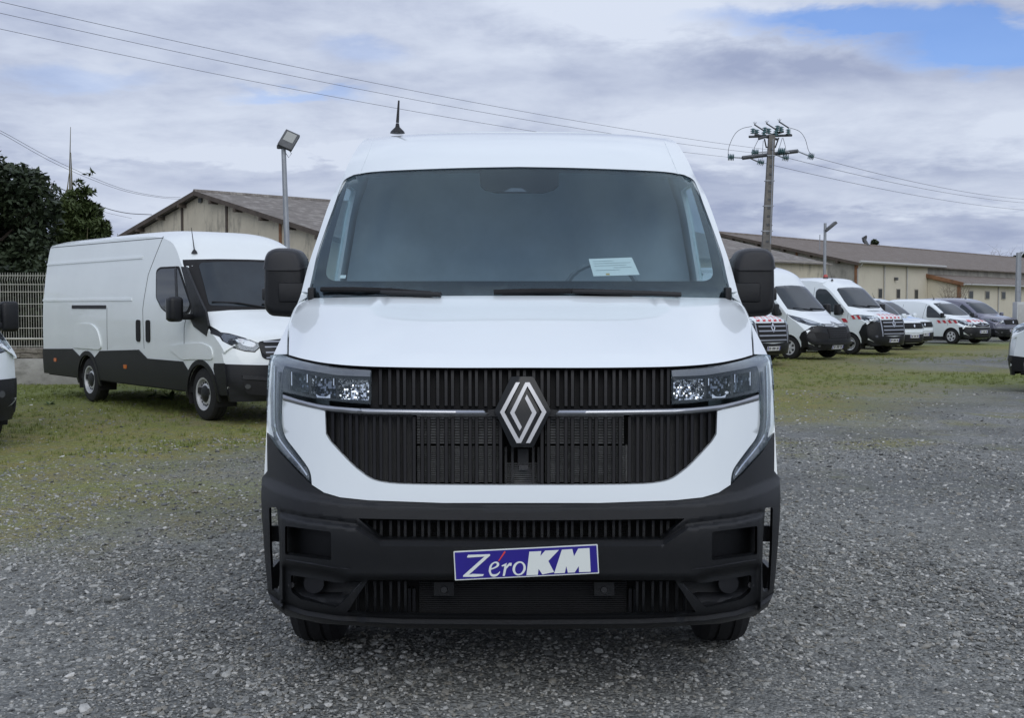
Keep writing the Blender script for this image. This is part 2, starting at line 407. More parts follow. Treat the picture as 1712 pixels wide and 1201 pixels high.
# ---- wings beside the bonnet, up to the windscreen pillar
for sgn in (-1, 1):
    a = xz(cr([(481, 592.5), (482.5, 565), (486, 540), (494.5, 518), (503, 506.5), (517, 497)], 5))
    z0, z1 = a[0][1], a[-1][1]
    out = [(-float(Wz(z)), z) for z in np.linspace(z1+.015, z0-.005, 14)]
    wing = [(x*(-sgn), z) for x, z in a+out]
    patch('wing', wing, XZF(), WHITE, van, grid=.03, thick=.02, angle=50)
# ---- front frame: roof front, pillars (a hole open at the cowl)
ws_out = cr([(519, 498), (528, 462), (536, 427), (551, 384), (567, 341), (576.5, 314), (583.5, 301.5), (595, 295), (605, 292), (646, 287), (769, 282), (872, 280)], 4)
ws = xz(ws_out)
zz = np.concatenate([np.linspace(1.615, 2.40, 22), np.linspace(2.42, 2.505, 10)])
frame_half = [(0, 2.505)]+[(-x, 2.505) for x in np.linspace(.08, .745, 10)]+[(-float(Wz(z)), z) for z in zz[::-1]]+[(ws[0][0]-.012, 1.612)]+[(x-.006, z+.004) for x, z in ws[1:-1]]+[(0, ws[-1][1]+.004)]
patch('roof_front', symx(frame_half), XZF(), WHITE, van, grid=.04, thick=.03, angle=50)
for m_ in (False, True):
    q_ = stroke([(628.5, 236), (622, 252), (614, 271), (606.5, 290.5)], 3.0)
    patch('roof_channel', mir(q_) if m_ else q_, PXF(-.003), WHITE, van, grid=4, thick=.01)
    q_ = stroke(cr([(484, 595), (509, 602), (551, 609.6), (619, 614.7), (740, 616.7), (873, 616.7)], 4), 3.4)
    patch('bonnet_gap_shade', mir(q_) if m_ else q_, PXF(.034), MATTBLACK, van, grid=8, thick=.02)  # black strip added to stand for the shade in the gap under the bonnet
# ---- roof, sides, rear
LEN = 5.68
roof_x = np.linspace(-.76, .76, 19)
outl = [(x, float(G(x, 2.505))) for x in roof_x]+[(x, LEN-.06) for x in roof_x[::-1]]
roof = patch('roof', outl, lambda x, y: (x, y, 2.505+.03*(1-(x/.76)**2)*sstep(1.9, 3.2, y)), WHITE, van, grid=.12, thick=.03, tv=(0, 0, -1))
for k in range(5):    # pressed ribs of the roof
    MB().box(-.62, .62, 2.9+k*.55, 2.96+k*.55, 2.53, 2.546).build('roof_rib', WHITE, roof, bevel=.005)
def arch(yc, r, zb, n=12): return [(yc-r*math.cos(math.pi*k/n)*1.0, zb+max(0, r*math.sin(math.pi*k/n))) for k in range(n+1)]
WH_F, WH_R, WR = 1.07, 4.65, .352
for sgn in (-1, 1):
    fe = [(float(G(Wz(z), z))+.004, z) for z in np.linspace(.86, 2.505, 30)]
    side = fe+[(LEN-.05, 2.5), (LEN-.01, 2.35), (LEN, .45), (5.2, .42)]+[(y, z) for y, z in arch(WH_R, .43, .42)[::-1]]+[(3.6, .42), (1.6, .42)]+[(y, z) for y, z in arch(WH_F, .43, .42)[::-1] if y > .72]+[(.70, .80), (.62, .86)]
    win = rnd([(1.34, 1.60), (2.20, 1.58), (2.20, 2.18), (1.80, 2.18)], .07)
    fnS = lambda off: (lambda y, z: (sgn*(Wz(np.clip(z, .3, 2.505))+off), y, z))
    sp = patch('side_panel', side, fnS(0), WHITE, van, holes=[win], grid=.09, thick=.03, tv=(-sgn, 0, 0))
    patch('side_window', win, fnS(-.012), GLASS, van, grid=.1, thick=.004, tv=(-sgn, 0, 0))
    for line in ([(1.25, .55), (1.25, 1.55)], [(2.32, .5), (2.32, 2.15)], [(3.6, .6), (3.6, 2.15)]):
        patch('door_seam', stroke(line, .008), fnS(.002), MATTBLACK, sp, grid=.1, thick=.004, tv=(-sgn, 0, 0))
    patch('side_moulding', rnd([(1.62, .62), (4.1, .62), (4.1, .86), (1.62, .86)], .04), fnS(.012), PLASTIC, van, grid=.15, thick=.012, tv=(-sgn, 0, 0))
    MB().box(sgn*1.045-.015, sgn*1.045+.03*sgn, 2.05, 2.25, 1.28, 1.33).build('door_handle', PLASTIC, van, bevel=.01)
    # black bumper end that wraps round to the wheel arch, open at the air slot
    for poly in ([(.43, .72), (.66, .72), (.66, .85), (.50, .86), (.44, .80)], [(.46, .36), (.64, .38), (.64, .46), (.46, .46)]):
        patch('bumper_end', poly, fnS(-.004), PLASTIC, van, grid=.05, thick=.02, tv=(-sgn, 0, 0))
rw = Wz
pz = np.linspace(.42, 2.5, 22)
patch('rear_doors', [(float(rw(z)), z) for z in pz]+[(-float(rw(z)), z) for z in pz[::-1]], lambda x, z: (x, LEN-.01+0*x, z), WHITE, van, grid=.2, thick=.03, tv=(0, -1, 0))
MB().box(-.93, .93, .62, 5.4, .44, .56).box(-.66, .66, .35, 1.6, .36, .80).build('underbody', MATTBLACK, van)
bq = [(float(Wz(z))-.045, z) for z in np.linspace(.56, 2.46, 24)]; MB().prism(bq+[(-x, z) for x, z in bq[::-1]], lambda x, z: Vector((x, 2.36, z)), lambda x, z: Vector((x, 2.40, z))).build('bulkhead', BULKHEAD, van, smooth=False)
# ---- windscreen
clear = cr([(872, 470), (700, 470), (580, 470), (557, 468), (549, 460), (549.5, 448), (555, 420), (562, 390), (584, 316), (590, 305), (602, 298.5), (640, 294.5), (707, 290.5), (806, 288.5)], 4)
notch = [(806, 288.5), (807, 309), (814, 316), (834, 321), (872, 322)]
clear_x = xz(clear+notch[1:])
ws_in = [(ws[0][0]+.006, ws[0][1])]+[(x+.006, z-.004) for x, z in ws[1:-1]]+[(0, ws[-1][1]-.004), ]
bottom = xz(cr([(872, 495), (738, 495.5), (600, 497.5), (521, 498.5)], 4))
ws_poly = [(0, bottom[0][1])]+bottom[1:]+ws_in[1:]
frit = patch('windscreen_border', symx(ws_poly[1:]+[]) if False else symx([ws_poly[0]]+ws_poly[1:]), XZF(.016), FRIT, van, holes=[symx(clear_x)], grid=.04, thick=.004)
patch('windscreen', symx([ws_poly[0]]+ws_poly[1:]), XZF(.006), GLASS, van, grid=.05, thick=.005)
# camera housing behind the glass with its small light eye
ho = xz([(806, 284), (938, 284), (938, 309), (930, 316), (912, 321), (834, 321), (814, 316), (807, 309)])
house = patch('camera_housing', ho, XZF(.013), mat('housing_brown_black', (.010, .0085, .0085), .7, spec=.2), van, grid=.05, thick=.06)
ey = xz([(846, 320), (858, 314), (876, 314), (884, 320)]); patch('camera_eye', ey, XZF(.0115), LAMPGREY, house, grid=.05, thick=.004)
patch('windscreen_sticker', xz([(570, 465), (573, 460), (582, 460), (580.5, 465.5)]), XZF(.012), PAPER, van, grid=.05, thick=.002)
# ---- black scuttle strip and wipers
sc = xz([(872, 493), (738, 494), (600, 496), (522, 497.5), (520, 501), (600, 499.5), (738, 497.5), (872, 497)], .03)
patch('scuttle', symx([sc[0]]+sc[1:4]+sc[4:8]) if False else symx(sc[:4])[:0] or symx(sc), XZF(.035), PLASTIC, van, grid=.05, thick=.02)
def hp(px, py, off=0.0):
    x, y, z = hit(np.array([px]), np.array([py]), off); return Vector((x[0], y[0], z[0]))
def wiper(arm, blade):
    A = MB().tube([hp(*p, -.03) for p in arm], [.013]*(len(arm)-1)+[.008], 6).build('wiper_arm', PLASTIC, van)
    MB().tube([hp(*p, -.012) for p in blade], .011, 5).tube([hp(p[0], p[1]-2.5, -.022) for p in blade], .006, 5).build('wiper_blade', MATTBLACK, A)
wiper([(740, 493), (710, 491.5), (660, 489.5), (640, 488)], [(541, 484.5), (600, 484.5), (660, 486.5), (725, 492)])
wiper([(1140, 493), (1100, 491), (1010, 488.5), (960, 487.5)], [(828, 489), (900, 487), (960, 487), (1060, 490)])
for c in (525, 1219):
    v = hp(c, 493, -.01); MB().box(v.x-.016, v.x+.016, v.y-.03, v.y+.03, v.z-.03, v.z+.035).build('cowl_corner_cap', PLASTIC, van, bevel=.01)
# ---- cab inside
dash = MB().add([(-.98, 1.20, 1.45), (.98, 1.20, 1.45), (.98, 1.2, 1.30), (-.98, 1.2, 1.30), (-.98, 1.45, 1.60), (.98, 1.45, 1.60), (.98, 1.72, 1.56), (-.98, 1.72, 1.56), (.98, 1.72, 1.0), (-.98, 1.72, 1.0)],
    [(0, 1, 5, 4), (4, 5, 6, 7), (7, 6, 8, 9), (0, 3, 2, 1)]).build('dashboard', INTERIOR2, van, smooth=False)
st = MB(); ring = [Vector((.43+.195*math.cos(q), 1.80-.08*math.sin(q), 1.60+.17*math.sin(q))) for q in [2*math.pi*k/28 for k in range(29)]]
st.tube(ring, .015, 6, cap=False).tube([(.25, 1.80, 1.6), (.61, 1.8, 1.6)], .015, 5).build('steering_wheel', INTERIOR2, van)
for x in (-.52, .0, .48):
    s_ = MB().box(x-.24, x+.24, 2.10, 2.22, 1.0, 1.52).build('seat', INTERIOR, van, bevel=.05)
# paper lying against the glass, a thing of its own
pp = [hp(*p, .045) for p in ((987, 433), (1059, 430.5), (1072, 459.5), (995, 462))]
po = thing('paper_sheet', 'pale paper sheet behind the windscreen of the middle white van', 'paper', (HX+pp[3].x, D0+pp[3].y, pp[3].z))
MB().add([p-pp[3] for p in pp]+[p-pp[3]+Vector((0, .002, 0)) for p in pp], [(0, 1, 2, 3), (7, 6, 5, 4), (0, 4, 5, 1), (1, 5, 6, 2), (2, 6, 7, 3), (3, 7, 4, 0)]).build('sheet', PAPER, po, smooth=False)
inkm = mat('faint_ink', (.42, .46, .46), .8)
def on_sheet(u, v): return pp[0].lerp(pp[1], u).lerp(pp[3].lerp(pp[2], u), v)-pp[3]+Vector((0, -.0015, 0))
tx = MB()
for k, (u0, u1) in enumerate(((.08, .55), (.08, .92), (.08, .80), (.5, .9), (.08, .62))):
    v0 = .14+k*.13; tx.prism([(u0, v0), (u1, v0), (u1, v0+.022), (u0, v0+.022)], on_sheet, lambda u, v: on_sheet(u, v)+Vector((0, .001, 0)))
tx.build('print', inkm, po, smooth=False)
MB().prism([(.28, .86), (.36, .86), (.36, .96), (.28, .96)], on_sheet, lambda u, v: on_sheet(u, v)+Vector((0, .001, 0))).build('stamp', mat('yellow_stamp', (.6, .42, .15), .8), po, smooth=False)
# ---- aerial
av = hp(673, 220); av = Vector((av.x, 2.30, 2.515))
an = MB().lathe([(0, .001), (.0, .042), (.010, .038), (.034, .013), (.055, .009), (.055, .001)], 14, Matrix.Translation(av) @ Matrix.Rotation(R(-90), 4, 'Y')).build('aerial', PLASTIC, van)
MB().tube([av+Vector((0, 0, .06)), av+Vector((.006, .02, .185))], [.009, .005], 8).build('aerial_rod', PLASTIC, an)
# ---- white fascia round the grille
gr_low = cr([(544, 726), (548, 733), (556, 744), (588, 778), (611, 796.5), (622, 802.5), (636, 806.5), (667, 810), (740, 811.5), (872, 812)], 4)
drl_in = cr([(473, 664), (471.5, 690), (471.5, 712), (478, 733), (493.5, 754), (513, 781), (518.5, 795), (520, 811)], 4)
fas = [(872, 812)]+gr_low[::-1][1:]+[(543, 688), ]+[(520, 680), (498, 672.5)]+drl_in+SEAM[1:-1]+[(872, 841.5)]
patch('front_fascia', sym(fas), PXF(0), WHITE, van, grid=9, thick=.03, angle=50)
# ---- grille
back_up = [(872, 612.5), (740, 613), (619, 611), (619, 682), (740, 690), (872, 690)]
back_lo = [(872, 680), (740, 682), (614, 679), (538, 680), (539, 732), (552, 748), (586, 783), (608, 801), (636, 811), (700, 815), (872, 816)]
grille = patch('grille', sym(back_up), PXF(.075), MATTBLACK, van, grid=25, thick=.02)
patch('grille_surround', sym(back_lo), PXF(.16), MATTBLACK, van, grid=25, thick=.02)
sidebl = [(538, 682), (690, 685), (690, 812), (640, 809), (611, 799), (588, 781), (556, 747), (541, 728)]
for p in (sidebl, mir(sidebl)): patch('grille_blank', p, PXF(.05), PLASTIC, van, grid=20, thick=.02)
def low_edge(px):
    u = px if px < UC else 2*UC-px
    g = np.array(gr_low); return float(np.interp(u, g[:, 0], g[:, 1])) if u > 544 else 726
def chrome_lo(px):
    u = px if px < UC else 2*UC-px
    return float(np.interp(u, [473, 540, 614, 815], [668, 686.5, 693, 695]))
def chrome_hi(px):
    u = px if px < UC else 2*UC-px
    return float(np.interp(u, [473, 535, 614, 811], [660, 676.5, 683, 685.5]))
def hood_edge(px):
    u = px if px < UC else 2*UC-px
    g = np.array(hood_low); return float(np.interp(u, g[:, 0], g[:, 1]))
def slat(px, w, v0, v1, front, back, name, parent, material):
    "one upright bar with a tapered section, standing on the grille between two heights"
    m = MB(); vs = np.linspace(v0, v1, 5); n = len(vs)
    for v in vs:
        for (du, off) in ((-w/2, back), (-w*.36, front), (w*.36, front), (w/2, back)):
            m.v.append(hp(px+du, v, off))
    for i in range(n-1):
        for k in range(3): m.f.append((i*4+k, i*4+k+1, (i+1)*4+k+1, (i+1)*4+k))
        m.f.append((i*4+3, i*4, (i+1)*4, (i+1)*4+3))
    m.f += [(0, 1, 2, 3), tuple(4*(n-1)+k for k in (3, 2, 1, 0))]
    return m.build(name, material, parent, smooth=False)
SLAT = mat('grille_slat_plastic', (.0055, .0055, .007), .5, spec=.3, var=.1, vscale=30)
offs = [0, 10.8, 26.4]
for k in range(-9, 10):
    for o_ in offs:
        px = UC-5.5+k*40.2+o_
        if 626 < px < 1119:
            slat(px, 6.8, hood_edge(px)+4, chrome_hi(px)-6, .028, .075, 'grille_slat', grille, SLAT)
        if 547 < px < 1197 and not 846 < px < 900:
            le = low_edge(px)
            if le-4 > chrome_lo(px)+10: slat(px, 6.8, chrome_lo(px)+3, le-3, .022, .06, 'grille_slat', grille, SLAT)
# cooling packs behind the lower bars: fins are too fine to pick apart singly
def fins(name, u0, u1, v0, v1, step, off, material, h=.6):
    m = MB(); v = v0
    while v < v1:
        us = np.linspace(u0, u1, 7); t = [hp(u, v, off) for u in us]; b = [hp(u, v+step*h, off+.004) for u in us]
        t2 = [p+Vector((0, .03, 0)) for p in t]
        n = len(us); base = len(m.v); m.v += t2+t+b
        for i in range(n-1):
            m.f.append((base+i, base+i+1, base+n+i+1, base+n+i)); m.f.append((base+n+i, base+n+i+1, base+2*n+i+1, base+2*n+i))
        v += step
    o = m.build(name, material, van, smooth=False); o['kind'] = 'stuff'; return o
fins('radiator_fins', 697, 838, 690, 742, 4.5, .066, RADIATOR); fins('radiator_fins', 697, 838, 747, 808, 3.6, .07, RADIATOR)
fins('radiator_fins', 912, 1044, 690, 742, 4.5, .066, RADIATOR); fins('radiator_fins', 912, 1046, 747, 808, 3.6, .07, RADIATOR)
fins('radiator_fins', 845, 900, 775, 808, 3.6, .10, RADIATOR)
def blk(u0, u1, v0, v1, off, depth, material, name, parent=van):
    a, b, c, d = hp(u0, v0, off), hp(u1, v0, off), hp(u1, v1, off), hp(u0, v1, off); q = Vector((0, depth, 0))
    return MB().add([a, b, c, d, a+q, b+q, c+q, d+q], [(0, 1, 2, 3), (7, 6, 5, 4), (0, 4, 5, 1), (1, 5, 6, 2), (2, 6, 7, 3), (3, 7, 4, 0)]).build(name, material, parent, smooth=False)
blk(1047, 1052, 745, 806, .10, .03, RADIATOR, 'cooler_tank'); blk(1060, 1064, 742, 806, .11, .03, RADIATOR, 'cooler_tank'); blk(682, 689, 718, 730, .10, .03, RADIATOR, 'cooler_bracket'); blk(683, 690, 798, 805, .10, .03, RADIATOR, 'cooler_bracket')
blk(866, 884, 751, 781, .06, .04, PLASTIC, 'bonnet_catch'); blk(868, 883, 778, 786, .05, .03, PLASTIC2, 'bonnet_catch_lever')
for u in (846, 857, 892, 901): blk(u-2, u+2, 748, 808, .05, .04, PLASTIC, 'catch_strut')
# ---- bright strips and badge
for m_ in (False, True):
    s_ = cr([(473, 660), (500, 669), (535, 677), (575, 681.5), (614, 683.5), (700, 685), (810, 685.8)], 4)+[(815.5, 695)]+cr([(815, 695.3), (700, 694.5), (614, 693.3), (575, 690.8), (540, 686), (505, 679), (473, 670)], 4)
    patch('bright_strip', mir(s_) if m_ else s_, PXF(lambda u, v: -.012+.010*np.abs((v-np.interp(np.where(u < UC, u, 2*UC-u), [473, 535, 614, 815], [665, 681.5, 688.5, 690.5]))/4.5)), CHROME, van, grid=3.2, thick=.02, angle=80)
cap_l = [(815, 686), (832, 684), (832, 697), (819, 696)]
for p in (cap_l, mir(cap_l, 874)): patch('strip_end', p, PXF(.006), PLASTIC, van, grid=10, thick=.03)
badge = patch('badge', rnd([(855, 630), (892, 630), (921.5, 687), (892, 748.5), (855, 748.5), (827, 687)], 4, 3), PXF(lambda u, v: -.022+.012*np.clip(np.maximum(np.abs(u-874)/47+np.abs(v-689)/110, .55)-.55, 0, 1)/.45), GLOSSBLACK, van, grid=6, thick=.06)
zs = lambda x, y: (740+x/4.618, 600+y/4.618)
def cutx(path, w):
    return [zs(*p) for p in stroke(path, w)]
# two interlocking open lozenges, ends cut level
lz1 = [(567, 183), (598, 183), (477, 414), (591, 622), (692, 418), (637, 308), (651, 277), (727, 418), (606, 652), (572, 652), (443, 414)]
lz2 = [(644, 652), (676, 652), (803, 412), (672, 183), (640, 183), (521, 418), (596, 557), (612, 528), (555, 418), (656, 212), (768, 412)]
for q in (lz1, lz2): patch('lozenge', [zs(*p) for p in q], PXF(lambda u, v: -.032+0*u), BADGECHROME, badge, grid=4, thick=.012)
# ---- bumper
TOP = lambda u: np.interp(np.where(u < UC, u, 2*UC-u), [436, 446, 462, 501, 540, 567, 614, 740, 872], [799, 800, 806, 824, 832, 838, 842, 846, 847])    # foot of the lit shelf starts
SHELF = lambda u: np.interp(np.where(u < UC, u, 2*UC-u), [436, 461, 501, 540, 567, 614, 740, 872], [811, 825, 836, 842, 845, 848, 852, 853])
BEAM = lambda u: np.interp(np.where(u < UC, u, 2*UC-u), [465, 509, 593, 634, 872], [857, 867, 877.5, 904.5, 906])
LIP = lambda u: np.interp(np.where(u < UC, u, 2*UC-u), [445, 469, 509, 561, 667, 872], [993, 1011, 1024, 1032, 1037.5, 1039])
MID = lambda u: np.interp(np.where(u < UC, u, 2*UC-u), [474, 551, 582], [928, 941, 952])
def relief(u, v):
    uu = np.where(u < UC, u, 2*UC-u)
    lin = lambda a, b, x: np.clip((x-a)/(b-a), 0, 1)
    r = -.020*lin(0, 1, (v-(TOP(u)-2))/np.maximum(3, SHELF(u)-TOP(u)+2))
    inb = sstep(464, 468, uu)
    r = r+inb*(.008*sstep(0, 5, v-(BEAM(u)-7)) - .026*lin(0, 9, v-BEAM(u)))
    r = r+.022*sstep(962, 974, v)*sstep(575, 610, uu)                                            # tuck under the plate
    r = r+.03*sstep(MID(u)+10, MID(u)+24, v)*sstep(466, 474, uu)*sstep(612, 590, uu)              # around the fog lamps
    r = r+.006*sstep(LIP(u)-6, LIP(u)-2, v) - .024*lin(0, 8, v-(LIP(u)-2)) + .03*sstep(8, 18, v-LIP(u))
    return r
bl = [(872, 843.5)]+[(x, y+1.4) for x, y in SEAM[::-1][1:-1]]+[(521, 814), (517, 809), (500, 793), (468, 758), (452, 733), (446, 724), (446, 788), (437, 799), (435, 830), (436, 866), (439, 915), (442, 958), (445.5, 993), (455, 1015), (477, 1031), (535, 1043.5), (656, 1051), (872, 1053)]
slot = rnd([(448, 849), (461, 849), (464.5, 900), (465, 960), (463, 992), (452, 988), (449, 920)], 3, 2)
up_in = sym([(872, 870.5), (740, 870), (597, 867.5), (636, 901.5), (872, 903)])
pock = rnd([(474, 880), (551, 890), (551, 938), (474, 928)], 3, 2)
fogp = rnd([(483, 962), (560, 975), (604, 974), (560, 1017), (500, 1003), (484, 990)], 4, 2)
lo_in = sym([(872, 971), (613, 971), (577, 1025), (620, 1029.5), (872, 1032)])
CREASE = []
def crease(fn, us, dvs):
    for dv in dvs:
        c = [(u, float(fn(np.array(float(u))))+dv) for u in us]; CREASE.append(c); CREASE.append(mir(c)) if us[-1] < 873 else None
crease(lambda u: TOP(u)-2, list(range(438, 873, 4))+[872], [0]); crease(SHELF, list(range(438, 873, 4))+[872], [0])
crease(BEAM, list(range(467, 873, 4))+[872], [-7, -2, 0, 9]); crease(LIP, list(range(447, 873, 4))+[872], [-6, -2, 6, 8, 18])
holes = [slot, mir(slot), up_in, pock, mir(pock), fogp, mir(fogp), lo_in]
bumper = patch('bumper', sym(bl), PXF(relief), PLASTIC, van, holes=holes, grid=4, thick=.045, angle=60, creases=CREASE)
for p, d, n_ in ((pock, .06, 'blank_panel'), (mir(pock), .06, 'blank_panel')): patch(n_, p, PXF(d), PLASTIC, bumper, grid=12, thick=.01)
for m_ in (False, True):
    fp = mir(fogp) if m_ else fogp
    patch('fog_lamp_recess', fp, PXF(lambda u, v: .02+.055*sstep(1010, 985, v)), PLASTIC, bumper, grid=8, thick=.01)
    c = (522, 976); pc = [(c[0]+17*math.cos(q), c[1]+17*math.sin(q)) for q in [2*math.pi*k/24 for k in range(24)]]
    patch('fog_lamp_plug', mir(pc) if m_ else pc, PXF(lambda u, v: .028+0*u), PLASTIC2, bumper, grid=6, thick=.03)
    sc_ = hp(2*UC-484 if m_ else 484, 979, .0); MB().lathe([(0, .001), (0, .012), (.012, .012), (.012, .001)], 10, Matrix.Translation(sc_) @ Matrix.Rotation(R(90), 4, 'Z')).build('screw', PLASTIC2, bumper)
    wl = [(474, 929), (515, 934), (552, 941), (584, 953.5), (552, 950), (515, 943.5), (476, 937)]
    patch('ledge', mir(wl) if m_ else wl, PXF(lambda u, v: -.045+.03*sstep(937, 929, v-(np.where(u < UC, u, 2*UC-u)-474)*.155)), PLASTIC2, bumper, grid=8, thick=.06)
    sb = [(458.5, 905), (466, 905), (466, 868), (458.5, 868)]
    blk(*((2*UC-465, 2*UC-447) if m_ else (447, 465)), 880, 906, .03, .02, PLASTIC, 'slot_bridge', bumper)
patch('intake_back', sym([(872, 862), (590, 862), (630, 912), (872, 914)]), PXF(.13), MATTBLACK, bumper, grid=30, thick=.01)
patch('intake_back', sym([(872, 962), (600, 962), (560, 1030), (620, 1036), (872, 1040)]), PXF(.16), MATTBLACK, bumper, grid=30, thick=.01)
for k in range(-8, 9):
    for o_ in offs:
        px = UC-5.5+k*40.2+o_; u = px if px < UC else 2*UC-px
        if u > 606: slat(px, 6, 869+2, min(901, 867+(u-597)*.87), .035, .07, 'intake_slat', bumper, PLASTIC)
        if u > 590 and u < 690: slat(px, 6, max(973, 1024-(u-577)*1.45), 1028, .05, .09, 'intake_slat', bumper, PLASTIC)
fins('intake_fins', 690, 1056, 873, 901, 3.4, .10, mat('intake_mesh', (.05, .05, .052), .6, var=.2)); fins('intake_fins', 700, 1050, 974, 1030, 3.2, .12, mat('intake_mesh_low', (.04, .04, .042), .6, var=.2))
for u in (683, 691, 1056, 1064): blk(u-2.5, u+2.5, 985, 1026, .08, .04, PLASTIC2, 'intake_strut', bumper)
for u in (741.5, 1012):
    b_ = blk(u-17, u+17, 974, 997, .05, .03, PLASTIC, 'sensor_bracket', bumper); v = hp(u, 987, .045)
    MB().lathe([(0, .001), (0, .012), (.008, .015), (.02, .015), (.02, .001)], 14, Matrix.Translation(v) @ Matrix.Rotation(R(90), 4, 'Z')).build('parking_sensor', PLASTIC2, b_)
# ---- lettered plate
z8 = lambda x, y: (740+x/6.114, 890+y/6.114)
c4 = [z8(105, 200), z8(1590, 127), z8(1607, 425), z8(120, 497)]
plate_off = -.050
ctr = hp(879.5, 941, plate_off)
def flat(off): 
    "the plate is flat: sight lines meet the plane y = const"
    def f(u, v):
        s = vs_np(v); y = np.full(np.shape(u), ctr.y+off); return (np.asarray(u)-UC)/F*(D0+y), y, EYE+(D0+y)*s
    return f
plate = patch('number_plate', rnd(c4, 1.2, 2), flat(0), LETTER, van, grid=30, thick=.006)
lerp = lambda a, b, t: (a[0]+(b[0]-a[0])*t, a[1]+(b[1]-a[1])*t)
cc = (sum(p[0] for p in c4)/4, sum(p[1] for p in c4)/4)
inner = [(p[0]+(1.9 if p[0] < cc[0] else -1.9), p[1]+(1.9 if p[1] < cc[1] else -1.9)) for p in c4]
patch('blue_field', inner, flat(-.002), PLATEBLUE, plate, grid=30, thick=.002)
def glyph(poly, material=LETTER, holes=()): patch('letter', [z8(*p) for p in poly], flat(-.0035), material, plate, holes=[[z8(*p) for p in h] for h in holes], grid=20, thick=.0015, smooth=False)
glyph([(255, 236), (480, 228), (484, 240), (262, 440), (300, 430), (418, 434), (408, 452), (330, 460), (203, 460), (205, 446), (425, 252), (250, 263), (244, 258)])
glyph([(628, 200), (642, 200), (638, 215), (575, 300), (566, 298)], ACCENT)
glyph([(478, 384)] and cr([(468, 400), (478, 350), (510, 315), (550, 305), (575, 322), (570, 350), (535, 372), (492, 388)], 4)+cr([(490, 400), (500, 428), (530, 435), (560, 425), (582, 404)], 4)+cr([(586, 412), (560, 446), (520, 460), (485, 445), (468, 400)], 4)[:-1],
      holes=[cr([(494, 374), (505, 340), (530, 320), (550, 326), (548, 345), (525, 362)], 4)])
glyph([(600, 345), (655, 318), (648, 352), (680, 318), (706, 318), (702, 348), (680, 346), (650, 380), (634, 450), (612, 452), (630, 350), (606, 355)])
el = lambda cx, cy, rx, ry, sk: [(cx+rx*math.cos(q)-sk*math.sin(q)*ry, cy+ry*math.sin(q)) for q in [2*math.pi*k/28 for k in range(28)]]
glyph(el(782, 374, 68, 72, .10), holes=[el(783, 374, 43, 57, .14)])
glyph([(887, 203), (1010, 197), (1001, 247), (1050, 192), (1192, 185), (1083, 298), (1142, 411), (1022, 436), (982, 378), (975, 440), (857, 445)])
glyph([(1222, 183), (1330, 176), (1348, 250), (1390, 172), (1507, 165), (1520, 408), (1400, 412), (1397, 350), (1355, 415), (1285, 418), (1268, 350), (1253, 420), (1143, 425)])
